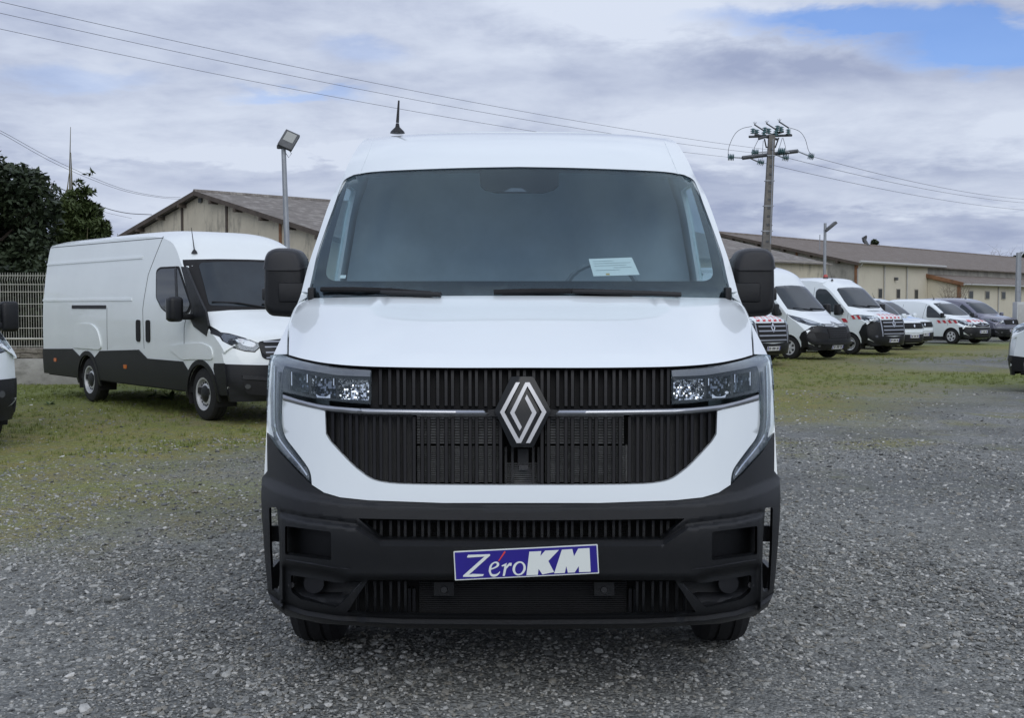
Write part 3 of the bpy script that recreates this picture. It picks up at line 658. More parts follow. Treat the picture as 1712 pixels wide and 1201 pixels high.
# ---- headlamps
def lamp(m_):
    T = (lambda p: mir(p)) if m_ else (lambda p: p); tu = (lambda u: 2*UC-u) if m_ else (lambda u: u)
    top = cr([(454, 594.5), (469, 592.5), (482, 596.5), (509, 604.5), (551, 613), (590, 617), (621.5, 619)], 4)
    low = cr([(620, 676.5), (592, 675), (567, 672), (520, 666), (479, 657), (473, 656)], 4)
    drl_out = cr([(447, 665), (446, 690), (446.5, 714), (454, 736), (469, 756), (496, 785), (517, 807)], 4)
    whole = top+low+[(473, 664)]+drl_in[1:-1]+[(518, 806)]+drl_out[::-1]+[(447.5, 640), (450, 612)]
    tub = patch('headlight', T(whole), PXF(.075), MATTBLACK, van, grid=9, thick=.02)
    patch('lens', T(whole), PXF(.0), LENS, tub, grid=7, thick=.004)
    # light guide band: along the top and down the outer edge
    bt = cr([(470, 600), (500, 607), (545, 616.5), (590, 621), (619, 622)], 4)
    guide = [(457, 602)]+[(x, y+.5) for x, y in top[3:-1]]+[(620, 620)]+[(619, 629)]+cr([(619, 630), (570, 628), (541, 624), (500, 617), (477, 612)], 4)+[(474, 620), (470, 660), (469, 712), (476, 736), (492, 757), (511, 782), (516, 797), (515, 803), (498, 786), (472, 757), (459, 735), (453, 712), (452.5, 665), (454, 615)]
    patch('light_guide', T(guide), PXF(lambda u, v: .018+0*u), LAMPLIGHT, tub, grid=6, thick=.03, angle=60)
    edge = stroke(cr([(460, 612), (458.5, 660), (459, 708), (465, 731), (479, 752), (501, 779), (512, 795)], 4), 2.2)
    patch('light_guide_line', T(edge), PXF(.010), SILVER, tub, grid=4, thick=.01)
    rimp = stroke(cr([(468, 622), (465.5, 660), (466, 710), (473, 733), (488, 754), (508, 780)], 4), 3.2)
    patch('guide_dark_strip', T(rimp), PXF(.009), GLOSSBLACK, tub, grid=4, thick=.01)  # gloss black strip along the inner side of the light guide
    brg = [(474, 614), (478, 613), (478, 655), (473, 652)]
    patch('lamp_bezel', T([(470, 611), (477, 613), (500, 618), (541, 625), (570, 629), (619, 631), (618, 636), (570, 634), (541, 631), (500, 624), (482, 622), (482, 652), (520, 661), (567, 668), (619, 671), (619, 675.5), (567, 671), (520, 665), (479, 656), (471, 652)]), PXF(.02), GLOSSBLACK, tub, grid=6, thick=.04)
    # reflectors: many small facets
    def facets(name, u0, u1, v0, v1, nu, nv, off, depth, material, seed, amp):
        rr = random.Random(seed); m = MB()
        for i in range(nu):
            for j in range(nv):
                ua, ub = u0+(u1-u0)*i/nu, u0+(u1-u0)*(i+1)/nu; va, vb = v0+(v1-v0)*j/nv, v0+(v1-v0)*(j+1)/nv
                def dep(u, v):
                    a = (u-(u0+u1)/2)/((u1-u0)/2); b = (v-(v0+v1)/2)/((v1-v0)/2); return off+depth*max(0, 1-.5*(a*a+b*b))
                t = rr.uniform(-amp, amp); t2 = rr.uniform(-amp, amp)
                q = [hp(tu(ua), va, dep(ua, va)+t), hp(tu(ub), va, dep(ub, va)+t2), hp(tu(ub), vb, dep(ub, vb)-t), hp(tu(ua), vb, dep(ua, vb)-t2)]
                m.add(q, [(0, 1, 2, 3)])
        o = m.build(name, material, tub, smooth=False); return o
    facets('inner_reflector', 566, 617, 633, 670, 22, 11, .028, .035, SILVER, 3+m_, .0032)
    facets('middle_reflector', 521, 561, 629, 663, 13, 8, .030, .04, mat('dark_reflector', (.20, .22, .25), .12, 1.0), 5+m_, .003)
    facets('outer_reflector', 483, 516, 624, 656, 13, 8, .030, .04, mat('blue_grey_reflector', (.16, .19, .22), .15, .9), 8+m_, .003)
    for (u, v0, v1, w) in ((484, 618, 652, 3), (519, 628, 661, 4), (514, 626, 640, 1.6), (563, 632, 668, 3), (488, 622, 645, 1.6), (558, 633, 645, 1.6)):
        blk(*sorted((tu(u-w/2), tu(u+w/2))), v0, v1, .018, .03, GLOSSBLACK if w > 2 else SILVER, 'lamp_divider', tub)
    bowl = cr([(528, 659), (535, 663), (545, 663.5), (552, 659)], 3)+[(552, 666), (530, 665)]
    patch('lamp_bowl', T(bowl), PXF(.016), SILVER, tub, grid=6, thick=.02)
lamp(False); lamp(True)
# ---- mirrors
def mirror_hero(s):
    cx = s*1.135
    prof = [(-.108, -.16), (-.10, .05), (-.095, .10), (-.07, .145), (-.03, .158), (.05, .158), (.085, .14), (.10, .10), (.104, -.06), (.104, -.13), (.08, -.165), (-.06, -.175)]
    prof = rnd(prof, .03, 3)
    y0, z0 = 1.40, 1.665
    m = MB(); rings = []
    for (yy, sc) in ((-.085, .72), (-.075, .86), (-.05, .96), (-.01, 1.0), (.09, 1.0), (.12, .97)):
        rings.append([Vector((cx+p[0]*sc*s*-1*-1, y0+yy, z0+p[1]*(1-(1-sc)*.7))) for p in prof])
    n = len(prof)
    for r in rings: m.v += r
    for i in range(len(rings)-1):
        for k in range(n): m.f.append((i*n+k, i*n+(k+1) % n, (i+1)*n+(k+1) % n, (i+1)*n+k))
    m.f += [tuple(range(n)), tuple((len(rings)-1)*n+k for k in range(n))[::-1]]
    body = m.build('wing_mirror', PLASTIC, van, angle=50)
    # cap over the top
    m = MB(); cap = [p for p in prof if p[1] > .065]
    cap = [(-.101, .062)]+sorted([p for p in prof if p[1] > .07], key=lambda p: p[0])+[(.106, .062)]
    rr = []
    for (yy, sc) in ((-.092, .73), (-.082, .88), (-.055, .985), (-.01, 1.025), (.07, 1.025)):
        rr.append([Vector((cx+p[0]*sc*s, y0+yy, z0+.004+p[1]*(1-(1-sc)*.7))) for p in cap])
    n = len(cap)
    for r in rr: m.v += r
    for i in range(len(rr)-1):
        for k in range(n-1): m.f.append((i*n+k, i*n+k+1, (i+1)*n+k+1, (i+1)*n+k))
    m.f.append(tuple(range(n))); m.f.append(tuple((len(rr)-1)*n+k for k in range(n))[::-1])
    m.build('mirror_cap', PLASTIC2, body, angle=60)
    MB().box(min(s*.99, s*1.16), max(s*.99, s*1.16), y0-.095, y0+.03, z0-.10, z0-.005).build('mirror_arm', PLASTIC, body, bevel=.012)
    MB().add([(s*.97, 1.32, 1.50), (s*.97, 1.62, 1.50), (s*.97, 1.62, 1.62), (s*.97, 1.36, 1.60), (s*1.12, 1.36, 1.53), (s*1.12, 1.50, 1.53), (s*1.12, 1.50, 1.585), (s*1.12, 1.36, 1.585)],
             [(0, 1, 2, 3), (7, 6, 5, 4), (0, 4, 5, 1), (1, 5, 6, 2), (2, 6, 7, 3), (3, 7, 4, 0)]).build('mirror_foot', PLASTIC, body, bevel=.012)
    MB().box(cx-.085, cx+.085, y0+.122, y0+.126, z0-.13, z0+.12).build('mirror_glass', SILVER, body)
    MB().box(min(cx+s*.09, cx+s*.115), max(cx+s*.09, cx+s*.115), y0-.04, y0+.03, z0-.09, z0-.03).build('indicator', PLASTIC2, body, bevel=.008)
mirror_hero(-1); mirror_hero(1)
# ---- wheels
def wheel(parent, x, y, r, w, side, style='steel', name='wheel', tread=True):
    "tyre with a rim set in; side = +1 when its outer face looks to +x"
    Mt = Matrix.Translation((x, y, r))
    ri = r*.60
    prof = [(-w/2, ri), (-w/2, r*.86), (-w*.44, r*.95), (-w*.32, r*.99), (-w*.30, r), (-w*.17, r), (-w*.16, r*.975), (-w*.12, r*.975), (-w*.11, r), (w*.11, r), (w*.12, r*.975), (w*.16, r*.975), (w*.17, r), (w*.30, r), (w*.32, r*.99), (w*.44, r*.95), (w/2, r*.86), (w/2, ri)]
    ty = MB().lathe(prof, 36, Mt, closed=True).build(name, RUBBER, parent, angle=30)
    o = w/2*side
    m = MB().lathe([(o*1.02, ri*1.03), (o*.98, ri*.93), (o*.55, ri*.88), (o*.50, ri*.80), (o*.72, ri*.62), (o*.74, ri*.34), (o*.92, ri*.30), (o*.92, .001)] , 36, Mt, cap0=False)
    rim = m.build('rim', ALLOY, ty, angle=30)
    if style == 'steel':
        h = MB()
        for k in range(16):
            q = 2*math.pi*k/16; rr = ri*.71; c = Mt @ Vector((o*.60, rr*math.cos(q), rr*math.sin(q)))
            h.lathe([(-.001, .001), (-.001, ri*.085), (o*.08, ri*.085), (o*.08, .001)], 8, Matrix.Translation(c))
        h.build('rim_holes', MATTBLACK, rim)
        c = Mt @ Vector((o*.80, 0, 0)); MB().lathe([(-o*.1, ri*.54), (o*.06, ri*.50), (o*.18, ri*.30), (o*.2, .001)], 20, Matrix.Translation(c)).build('hub_cap', PLASTIC, rim)
    else:
        n = 7 if style == 'cover' else 5; h = MB()
        for k in range(n):
            q = 2*math.pi*k/n; a = .42*math.pi/n*1.5
            pts = []
            for (rf, da) in ((.48, -.35*a), (.86, -.85*a), (.90, 0), (.86, .85*a), (.48, .35*a)):
                pts.append((ri*rf*math.cos(q+da), ri*rf*math.sin(q+da)))
            h.prism(pts, lambda yy, zz_: Mt @ Vector((o*.985, yy, zz_)), lambda yy, zz_: Mt @ Vector((o*.8, yy, zz_)))
        c = Mt
        MB().lathe([(o*.9, ri*.95), (o*.975, ri*.93), (o*.975, .001)], 30, Mt).build('wheel_cover', ALLOY, rim)
        h.build('cover_openings', MATTBLACK, rim)
        MB().lathe([(o*.97, ri*.22), (o*1.03, ri*.18), (o*1.03, .001)], 16, Mt).build('hub_cap', ALLOY if style == 'cover' else PLASTIC2, rim)
    return ty
for sgn in (-1, 1):
    wheel(van, sgn*.915, WH_F, WR, .23, sgn); wheel(van, sgn*.915, WH_R, WR, .23, sgn)
# ------------------------------------------------------------ ground
def ground_material():
    m = bpy.data.materials.new('gravel_and_moss'); m.use_nodes = True; nt = m.node_tree; N = nt.nodes; L = nt.links; b = N['Principled BSDF']
    ge = N.new('ShaderNodeNewGeometry'); pos = ge.outputs['Position']
    def setin(n, i, v):
        if hasattr(v, 'is_output'): L.new(v, n.inputs[i])
        else: n.inputs[i].default_value = v
    def noise(sc, det=5, rough=.6, off=(0, 0, 0)):
        mp = N.new('ShaderNodeMapping'); L.new(pos, mp.inputs[0]); mp.inputs[1].default_value = off
        n = N.new('ShaderNodeTexNoise'); L.new(mp.outputs[0], n.inputs['Vector']); n.inputs['Scale'].default_value = sc; n.inputs['Detail'].default_value = det; n.inputs['Roughness'].default_value = rough; return n.outputs[0]
    def M(op, a, bb=0.0):
        n = N.new('ShaderNodeMath'); n.operation = op; setin(n, 0, a); setin(n, 1, bb); return n.outputs[0]
    def MR(v, a, bb, c=0.0, d=1.0):
        n = N.new('ShaderNodeMapRange'); n.interpolation_type = 'SMOOTHSTEP'; setin(n, 0, v); setin(n, 1, a); setin(n, 2, bb); setin(n, 3, c); setin(n, 4, d); return n.outputs[0]
    def MIX(f, a, bb, blend='MIX'):
        n = N.new('ShaderNodeMix'); n.data_type = 'RGBA'; n.blend_type = blend; setin(n, 0, f); setin(n, 6, a if hasattr(a, 'is_output') else (*a, 1)); setin(n, 7, bb if hasattr(bb, 'is_output') else (*bb, 1)); return n.outputs[2]
    def vor(sc, feat='F1'):
        n = N.new('ShaderNodeTexVoronoi'); L.new(pos, n.inputs['Vector']); n.inputs['Scale'].default_value = sc; n.feature = feat; return n
    sep = N.new('ShaderNodeSeparateXYZ'); L.new(pos, sep.inputs[0]); X, Y = sep.outputs[0], sep.outputs[1]
    va = vor(58); vb = vor(23); vc = vor(120)
    def ramp(v, stops):
        r = N.new('ShaderNodeValToRGB'); L.new(v, r.inputs[0]); e = r.color_ramp.elements
        e[0].position, e[0].color = stops[0][0], (*stops[0][1], 1); e[1].position, e[1].color = stops[-1][0], (*stops[-1][1], 1)
        for p, c in stops[1:-1]:
            q = e.new(p); q.color = (*c, 1)
        return r.outputs[0]
    def cellv(v):
        s = N.new('ShaderNodeSeparateColor'); L.new(v.outputs['Color'], s.inputs[0]); return s.outputs[0]
    st = [(0, (.09, .092, .087)), (.35, (.175, .18, .17)), (.65, (.255, .26, .245)), (.88, (.36, .365, .34)), (1, (.54, .54, .50))]
    ca = ramp(cellv(va), st); cb = ramp(cellv(vb), st); cc = ramp(cellv(vc), st)
    g = MIX(MR(noise(3, 3), .4, .6, .15, .6), ca, cb); g = MIX(.35, g, cc)
    g = MIX(MR(noise(.35, 5, .6, (5, 3, 0)), .42, .62, 0, .45), g, (.085, .092, .096))       # finer, darker bluish patches, wheel tracks
    g = MIX(MR(noise(.8, 5, .65, (1, 8, 0)), .5, .7, 0, .4), g, (.11, .105, .082))           # earth showing
    # moss and short grass
    nA = noise(.33, 6, .62, (2, 0, 0)); nB = noise(1.6, 5, .65); nC = noise(9, 4, .7); nD = noise(40, 3, .7)
    wob = M('ADD', M('MULTIPLY', M('SUBTRACT', nA, .5), 7.0), M('MULTIPLY', M('SUBTRACT', nB, .5), 4.5))
    def ell(cx, cy, rx, ry, ang=0.0):
        c, s = math.cos(ang), math.sin(ang)
        dx = M('SUBTRACT', X, cx); dy = M('SUBTRACT', M('ADD', Y, wob), cy)
        u = M('ADD', M('MULTIPLY', dx, c), M('MULTIPLY', dy, s)); v = M('SUBTRACT', M('MULTIPLY', dy, c), M('MULTIPLY', dx, s))
        u = M('DIVIDE', u, rx); v = M('DIVIDE', v, ry)
        return MR(M('SQRT', M('ADD', M('MULTIPLY', u, u), M('MULTIPLY', v, v))), 1.5, .5)
    def mx(*v):
        r = v[0]
        for q in v[1:]: r = M('MAXIMUM', r, q)
        return r
    green = mx(ell(-9, 20, 9, 6.2), ell(-5.2, 14.0, 4.6, 2.6, .25), ell(-6, 11.6, 2.6, 1.9), M('MULTIPLY', ell(-5.2, 9.6, 3.4, 2.3), .85), ell(5.5, 28, 4.2, 10, -.25), ell(12, 26, 7, 3.2), ell(9, 37, 9, 3.6, .5), ell(19, 46, 8, 3.5, .6), ell(3.6, 21, 2.4, 5))
    thin = M('MULTIPLY', MR(noise(.55, 6, .65, (9, 4, 0)), .50, .66), MR(Y, 8.5, 14))
    green = mx(green, M('MULTIPLY', thin, .75))
    lush = mx(ell(-10, 21.2, 8, 3.2), ell(13, 25.5, 6, 2.2), ell(19, 50, 16, 3))
    far = MR(Y, 48, 75, 0, .8)
    gm = mx(M('MULTIPLY', green, MR(M('ADD', M('MULTIPLY', nC, .6), M('MULTIPLY', nD, .4)), .30, .52)), far)
    moss = MIX(nC, (.145, .180, .022), (.285, .30, .058)); moss = MIX(MR(nB, .35, .65), moss, (.27, .235, .06))
    gras = MIX(nC, (.135, .185, .026), (.26, .31, .060)); gcol = MIX(lush, moss, gras); gcol = MIX(MR(nD, .3, .75, 0, .55), gcol, (.17, .155, .06))
    col = MIX(M('MULTIPLY', gm, .92), g, gcol)
    nE = noise(95, 3, .75, (3, 3, 1)); nF = noise(28, 4, .7, (7, 1, 2))
    dk = M('MULTIPLY', MR(nE, .36, .66, .50, 1.45), MR(nF, .34, .64, .65, 1.35)); sc_ = N.new('ShaderNodeVectorMath'); sc_.operation = 'SCALE'; L.new(gcol, sc_.inputs[0]); L.new(dk, sc_.inputs[3])
    col = MIX(M('MULTIPLY', gm, .94), g, sc_.outputs[0])
    # a stray pale stone here and there in the moss
    vd = vor(9); pale = M('MULTIPLY', MR(vd.outputs['Distance'], .20, .14), MR(cellv(vd), .62, .64)); col = MIX(M('MULTIPLY', pale, .8), col, (.27, .265, .245))
    L.new(col, b.inputs['Base Color']); b.inputs['Roughness'].default_value = .9; b.inputs['Specular IOR Level'].default_value = .25
    h = M('ADD', M('MULTIPLY', va.outputs['Distance'], -.6), M('MULTIPLY', vb.outputs['Distance'], -.55)); h = M('ADD', h, M('MULTIPLY', nC, .5)); h = M('ADD', h, M('MULTIPLY', nD, .3))
    bp = N.new('ShaderNodeBump'); bp.inputs['Strength'].default_value = .9; bp.inputs['Distance'].default_value = .03; L.new(h, bp.inputs['Height']); L.new(bp.outputs[0], b.inputs['Normal'])
    return m
GM = ground_material()
def build_ground():
    # one sheet, finer and gently uneven near the vans, flat out to the horizon
    xs = np.concatenate([[-900, -300, -120, -60], np.linspace(-34, 44, 105), [60, 120, 300, 900]])
    ys = np.concatenate([[-300, -60, -15], np.linspace(-4, 74, 105), [110, 250, 600, 1500]])
    V = []
    for y in ys:
        for x in xs:
            near = 1.0 if (-34 < x < 44 and -4 < y < 74) else 0
            V.append((x, y, near*.012*(math.sin(x*1.7+y*.6)+math.sin(y*1.3-x*.8+2))-.012))
    nx = len(xs); fs = [(j*nx+i, j*nx+i+1, (j+1)*nx+i+1, (j+1)*nx+i) for j in range(len(ys)-1) for i in range(nx-1)]
    g = mk('ground', V, fs, GM, smooth=True); g['kind'] = 'structure'; return g
build_ground()
# ------------------------------------------------------------ loose stones and grass (nobody could count them)
def scatter(name, P, rot, scl, objs):
    me = bpy.data.meshes.new(name); me.vertices.add(len(P)); me.vertices.foreach_set('co', np.asarray(P, np.float32).ravel())
    a = me.attributes.new('turn', 'FLOAT_VECTOR', 'POINT'); a.data.foreach_set('vector', np.asarray(rot, np.float32).ravel())
    a = me.attributes.new('size', 'FLOAT_VECTOR', 'POINT'); a.data.foreach_set('vector', np.asarray(scl, np.float32).ravel())
    o = bpy.data.objects.new(name, me); COL.objects.link(o); o['kind'] = 'stuff'
    c = bpy.data.collections.new(name+'_kinds')
    for q in objs: COL.objects.unlink(q); c.objects.link(q)
    ng = bpy.data.node_groups.new(name, 'GeometryNodeTree')
    ng.interface.new_socket('Geometry', in_out='INPUT', socket_type='NodeSocketGeometry'); ng.interface.new_socket('Geometry', in_out='OUTPUT', socket_type='NodeSocketGeometry')
    N = ng.nodes; L = ng.links; gi = N.new('NodeGroupInput'); go = N.new('NodeGroupOutput'); ip = N.new('GeometryNodeInstanceOnPoints'); ci = N.new('GeometryNodeCollectionInfo')
    ci.inputs['Collection'].default_value = c; ci.inputs['Separate Children'].default_value = True; ci.inputs['Reset Children'].default_value = True
    r = N.new('GeometryNodeInputNamedAttribute'); r.data_type = 'FLOAT_VECTOR'; r.inputs[0].default_value = 'turn'
    s = N.new('GeometryNodeInputNamedAttribute'); s.data_type = 'FLOAT_VECTOR'; s.inputs[0].default_value = 'size'
    L.new(gi.outputs[0], ip.inputs['Points']); L.new(ci.outputs[0], ip.inputs['Instance']); ip.inputs['Pick Instance'].default_value = True
    L.new(r.outputs[0], ip.inputs['Rotation']); L.new(s.outputs[0], ip.inputs['Scale']); L.new(ip.outputs[0], go.inputs[0])
    md = o.modifiers.new('scatter', 'NODES'); md.node_group = ng
    return o
def stone_material():
    m = bpy.data.materials.new('loose_stone'); m.use_nodes = True; nt = m.node_tree; N = nt.nodes; L = nt.links; b = N['Principled BSDF']
    oi = N.new('ShaderNodeObjectInfo'); r = N.new('ShaderNodeValToRGB'); L.new(oi.outputs['Random'], r.inputs[0]); e = r.color_ramp.elements
    stops = [(0, (.08, .082, .080)), (.22, (.16, .165, .158)), (.45, (.245, .25, .24)), (.60, (.25, .235, .20)), (.76, (.335, .34, .32)), (.91, (.43, .43, .405)), (1, (.60, .59, .55))]
    e[0].position, e[0].color = 0, (*stops[0][1], 1); e[1].position, e[1].color = 1, (*stops[-1][1], 1)
    for p, c in stops[1:-1]:
        q = e.new(p); q.color = (*c, 1)
    tc = N.new('ShaderNodeTexCoord'); n = N.new('ShaderNodeTexNoise'); L.new(tc.outputs['Object'], n.inputs['Vector']); n.inputs['Scale'].default_value = 2.2; n.inputs['Detail'].default_value = 5
    mr = N.new('ShaderNodeMapRange'); L.new(n.outputs[0], mr.inputs[0]); mr.inputs[1].default_value = .3; mr.inputs[2].default_value = .7; mr.inputs[3].default_value = .72; mr.inputs[4].default_value = 1.2
    mx = N.new('ShaderNodeVectorMath'); mx.operation = 'SCALE'; L.new(r.outputs[0], mx.inputs[0]); L.new(mr.outputs[0], mx.inputs[3]); L.new(mx.outputs[0], b.inputs['Base Color'])
    b.inputs['Roughness'].default_value = .8; b.inputs['Specular IOR Level'].default_value = .3
    return m
STONE = stone_material()
def stone_kinds(n=8):
    out = []
    for k in range(n):
        bm = bmesh.new(); bmesh.ops.create_icosphere(bm, subdivisions=1, radius=1); rr = random.Random(k)
        for v in bm.verts: v.co *= rr.uniform(.68, 1.15)
        for v in bm.verts: v.co.z *= rr.uniform(.45, .6)
        me = bpy.data.meshes.new('stone'); bm.to_mesh(me); bm.free(); me.materials.append(STONE)
        o = bpy.data.objects.new('stone', me); COL.objects.link(o); out.append(o)
    return out
def lay_stones():
    P = []; Sc = []
    bands = [(3.6, 5.6, 3600), (5.6, 7.5, 2600), (7.5, 10, 1500), (10, 14, 650), (14, 22, 160)]
    for y0, y1, den in bands:
        w0, w1 = (-.46*y1-1.0, .46*y1+1.0); n = int((w1-w0)*(y1-y0)*den)
        x = RNG.uniform(w0, w1, n); y = RNG.uniform(y0, y1, n)
        cl = np.sin(x*1.1+.5*np.sin(y*.9))*np.cos(y*.8+x*.35)+.35*np.sin(x*3.1+y*2.3)
        keep = RNG.uniform(0, 1, n) < np.clip(.80+.28*cl, .3, 1)
        grn = ((x+9)/9)**2+((y-20)/6.2)**2 < 1; grn |= ((x+5.2)/4.6)**2+((y-14)/2.4)**2 < 1; grn |= (x > 2) & (y > 17); grn |= (((x+5)/3.4)**2+((y-9.9)/2.4)**2 < 1) & (RNG.uniform(0, 1, n) < .55)
        keep &= ~(grn & (RNG.uniform(0, 1, n) < np.clip(.80+.35*np.sin(x*2.1+.7*np.sin(y*1.7))*np.cos(y*1.3-x*.4), .45, .97)))
        x, y = x[keep], y[keep]
        s = .0060*np.exp(RNG.normal(0, .42, len(x)))*(1+.05*(y-4)); s = np.minimum(s, .026)
        big = RNG.uniform(0, 1, len(x)) < .012; s[big] *= RNG.uniform(1.5, 2.3, big.sum())
        s = np.minimum(s, .030)
        z = .012*(np.sin(x*1.7+y*.6)+np.sin(y*1.3-x*.8+2))-.012+s*.18
        P.append(np.stack([x, y, z], 1)); Sc.append(np.stack([s*RNG.uniform(.8, 1.5, len(s)), s*RNG.uniform(.8, 1.2, len(s)), s*RNG.uniform(.8, 1.2, len(s))], 1))
    P = np.concatenate(P); Sc = np.concatenate(Sc); rot = np.stack([RNG.normal(0, .25, len(P)), RNG.normal(0, .25, len(P)), RNG.uniform(0, 6.3, len(P))], 1)
    scatter('gravel', P, rot, Sc, stone_kinds())
lay_stones()
GRASS = mat('grass_blade', (.21, .235, .055), .7, var=.35, vscale=.8, col2=(.13, .17, .034))
WEED = mat('weed_leaf', (.05, .095, .025), .6, var=.3, vscale=3)
def tuft_kinds(n=5):
    out = []
    for k in range(n):
        rr = random.Random(k+40); m = MB()
        for i in range(14):
            a = rr.uniform(0, 6.3); r0 = rr.uniform(0, .05); h = rr.uniform(.02, .055); le = rr.uniform(.2, .9); w = rr.uniform(.002, .004)
            p = Vector((r0*math.cos(a*3), r0*math.sin(a*3), -.005)); d = Vector((math.cos(a), math.sin(a), 0)); sd_ = Vector((-d.y, d.x, 0))*w
            m.add([p-sd_, p+sd_, p+d*h*le*.5+Vector((0, 0, h*.7))+sd_*.6, p+d*h*le+Vector((0, 0, h)), p+d*h*le*.5+Vector((0, 0, h*.7))-sd_*.6], [(0, 1, 2, 3, 4)])
        out.append(m.build('tuft', GRASS, None, smooth=False))
    return out
def lay_grass():
    P = []
    for (cx, cy, rx, ry, den) in ((-9, 20, 9, 5.6, 85), (-5.4, 14, 4.2, 2.2, 60), (5.5, 28, 4, 9, 28), (12.5, 25.5, 7, 2.8, 55), (10, 36, 8, 4, 25), (-6, 11.8, 2.2, 1.5, 30)):
        n = int(4*rx*ry*den*.9); x = RNG.uniform(-1, 1, n); y = RNG.uniform(-1, 1, n); d = x*x+y*y
        cl = np.sin((x*rx+cx)*1.9+np.sin((y*ry+cy)*1.3))*np.cos((y*ry+cy)*1.7)
        k = (d < RNG.uniform(.3, 1.0, n)) & (cl > RNG.uniform(-.9, .7, n)); x = x[k]*rx+cx; y = y[k]*ry+cy
        P.append(np.stack([x, y, .012*(np.sin(x*1.7+y*.6)+np.sin(y*1.3-x*.8+2))-.012], 1))
    P = np.concatenate(P); s = RNG.uniform(.6, 1.5, len(P)); rot = np.stack([0*s, 0*s, RNG.uniform(0, 6.3, len(P))], 1)
    scatter('grass', P, rot, np.stack([s, s, s*.9], 1), tuft_kinds())
lay_grass()
def weed(px, py, n, r, seed):
    p = ground_pt(px, py); rr = random.Random(seed); m = MB()
    for i in range(n):
        a = rr.uniform(0, 6.3); le = r*rr.uniform(.5, 1); el_ = rr.uniform(.15, .9); w = le*.14
        d = Vector((math.cos(a)*math.cos(el_), math.sin(a)*math.cos(el_), math.sin(el_))); s_ = Vector((-math.sin(a), math.cos(a), 0))*w
        m.add([Vector((0, 0, 0)), d*le*.5+s_, d*le-Vector((0, 0, le*.15)), d*le*.5-s_], [(0, 1, 2, 3)])
    o = m.build('weed', WEED, None, smooth=False); o.location = p; return o
for i, (px, py, n, r, lab) in enumerate(((285, 668, 26, .26, 'larger low green weed on the grass before the long white van'), (255, 664, 16, .16, 'small green weed on the grass left of the larger one'), (82, 677, 12, .14, 'tiny green weed near the front left grass beside the dark bumper'), (1268, 601, 14, .2, 'small flowering weed by the wheel of the high-roofed van'))):
    tag(weed(px, py, n, r, i), lab, 'weed', 'weeds in the grass')

# ------------------------------------------------------------ warehouses
PANEL = mat('stained_concrete_panel', (.63, .575, .45), .9, var=.16, vscale=.8, col2=(.50, .455, .355), stains=((.11, .105, .095), (1.6, 1.6, .55), .52, .70, .75), bump=.2, bscale=20)
PANEL2 = mat('grey_concrete_panel', (.43, .41, .36), .9, var=.2, vscale=.8, col2=(.30, .29, .255), stains=((.13, .13, .12), (1.2, 1.2, .5), .46, .66, .7), bump=.2, bscale=20)
CREAM = mat('cream_render', (.60, .56, .46), .9, var=.07, vscale=.7, stains=((.36, .32, .25), (.5, .5, .2), .55, .75, .5))
RUST = mat('rusty_post', (.23, .115, .06), .85, var=.4, vscale=2.5)
BROWNPOST = mat('brown_post', (.085, .068, .055), .85, var=.3, vscale=2.5)
def roof_material(name, c1, c2, lich):
    m = mat(name, c1, .9, var=.2, vscale=2.2, col2=c2, stains=(lich, (2.2, 2.2, 2.2), .52, .62, .75)); nt = m.node_tree; b = nt.nodes['Principled BSDF']
    tc = nt.nodes.new('ShaderNodeTexCoord'); wv = nt.nodes.new('ShaderNodeTexWave'); wv.bands_direction = 'Y'; wv.inputs['Scale'].default_value = 5.65/6.2832*2*.5*3.1416*.64; nt.links.new(tc.outputs['Object'], wv.inputs['Vector'])
    bp = nt.nodes.new('ShaderNodeBump'); bp.inputs['Strength'].default_value = .5; bp.inputs['Distance'].default_value = .05; nt.links.new(wv.outputs['Fac'], bp.inputs['Height']); nt.links.new(bp.outputs[0], b.inputs['Normal']); return m
ROOF1 = roof_material('lichened_fibre_cement', (.25, .225, .20), (.15, .135, .12), (.34, .32, .29))
ROOF2 = roof_material('brown_fibre_cement', (.215, .178, .15), (.155, .128, .108), (.23, .21, .19))
GUTTER = mat('grey_gutter', (.42, .42, .41), .6, var=.1)
WINDARK = mat('small_window_glass', (.03, .034, .036), .3, spec=.3, var=.2)
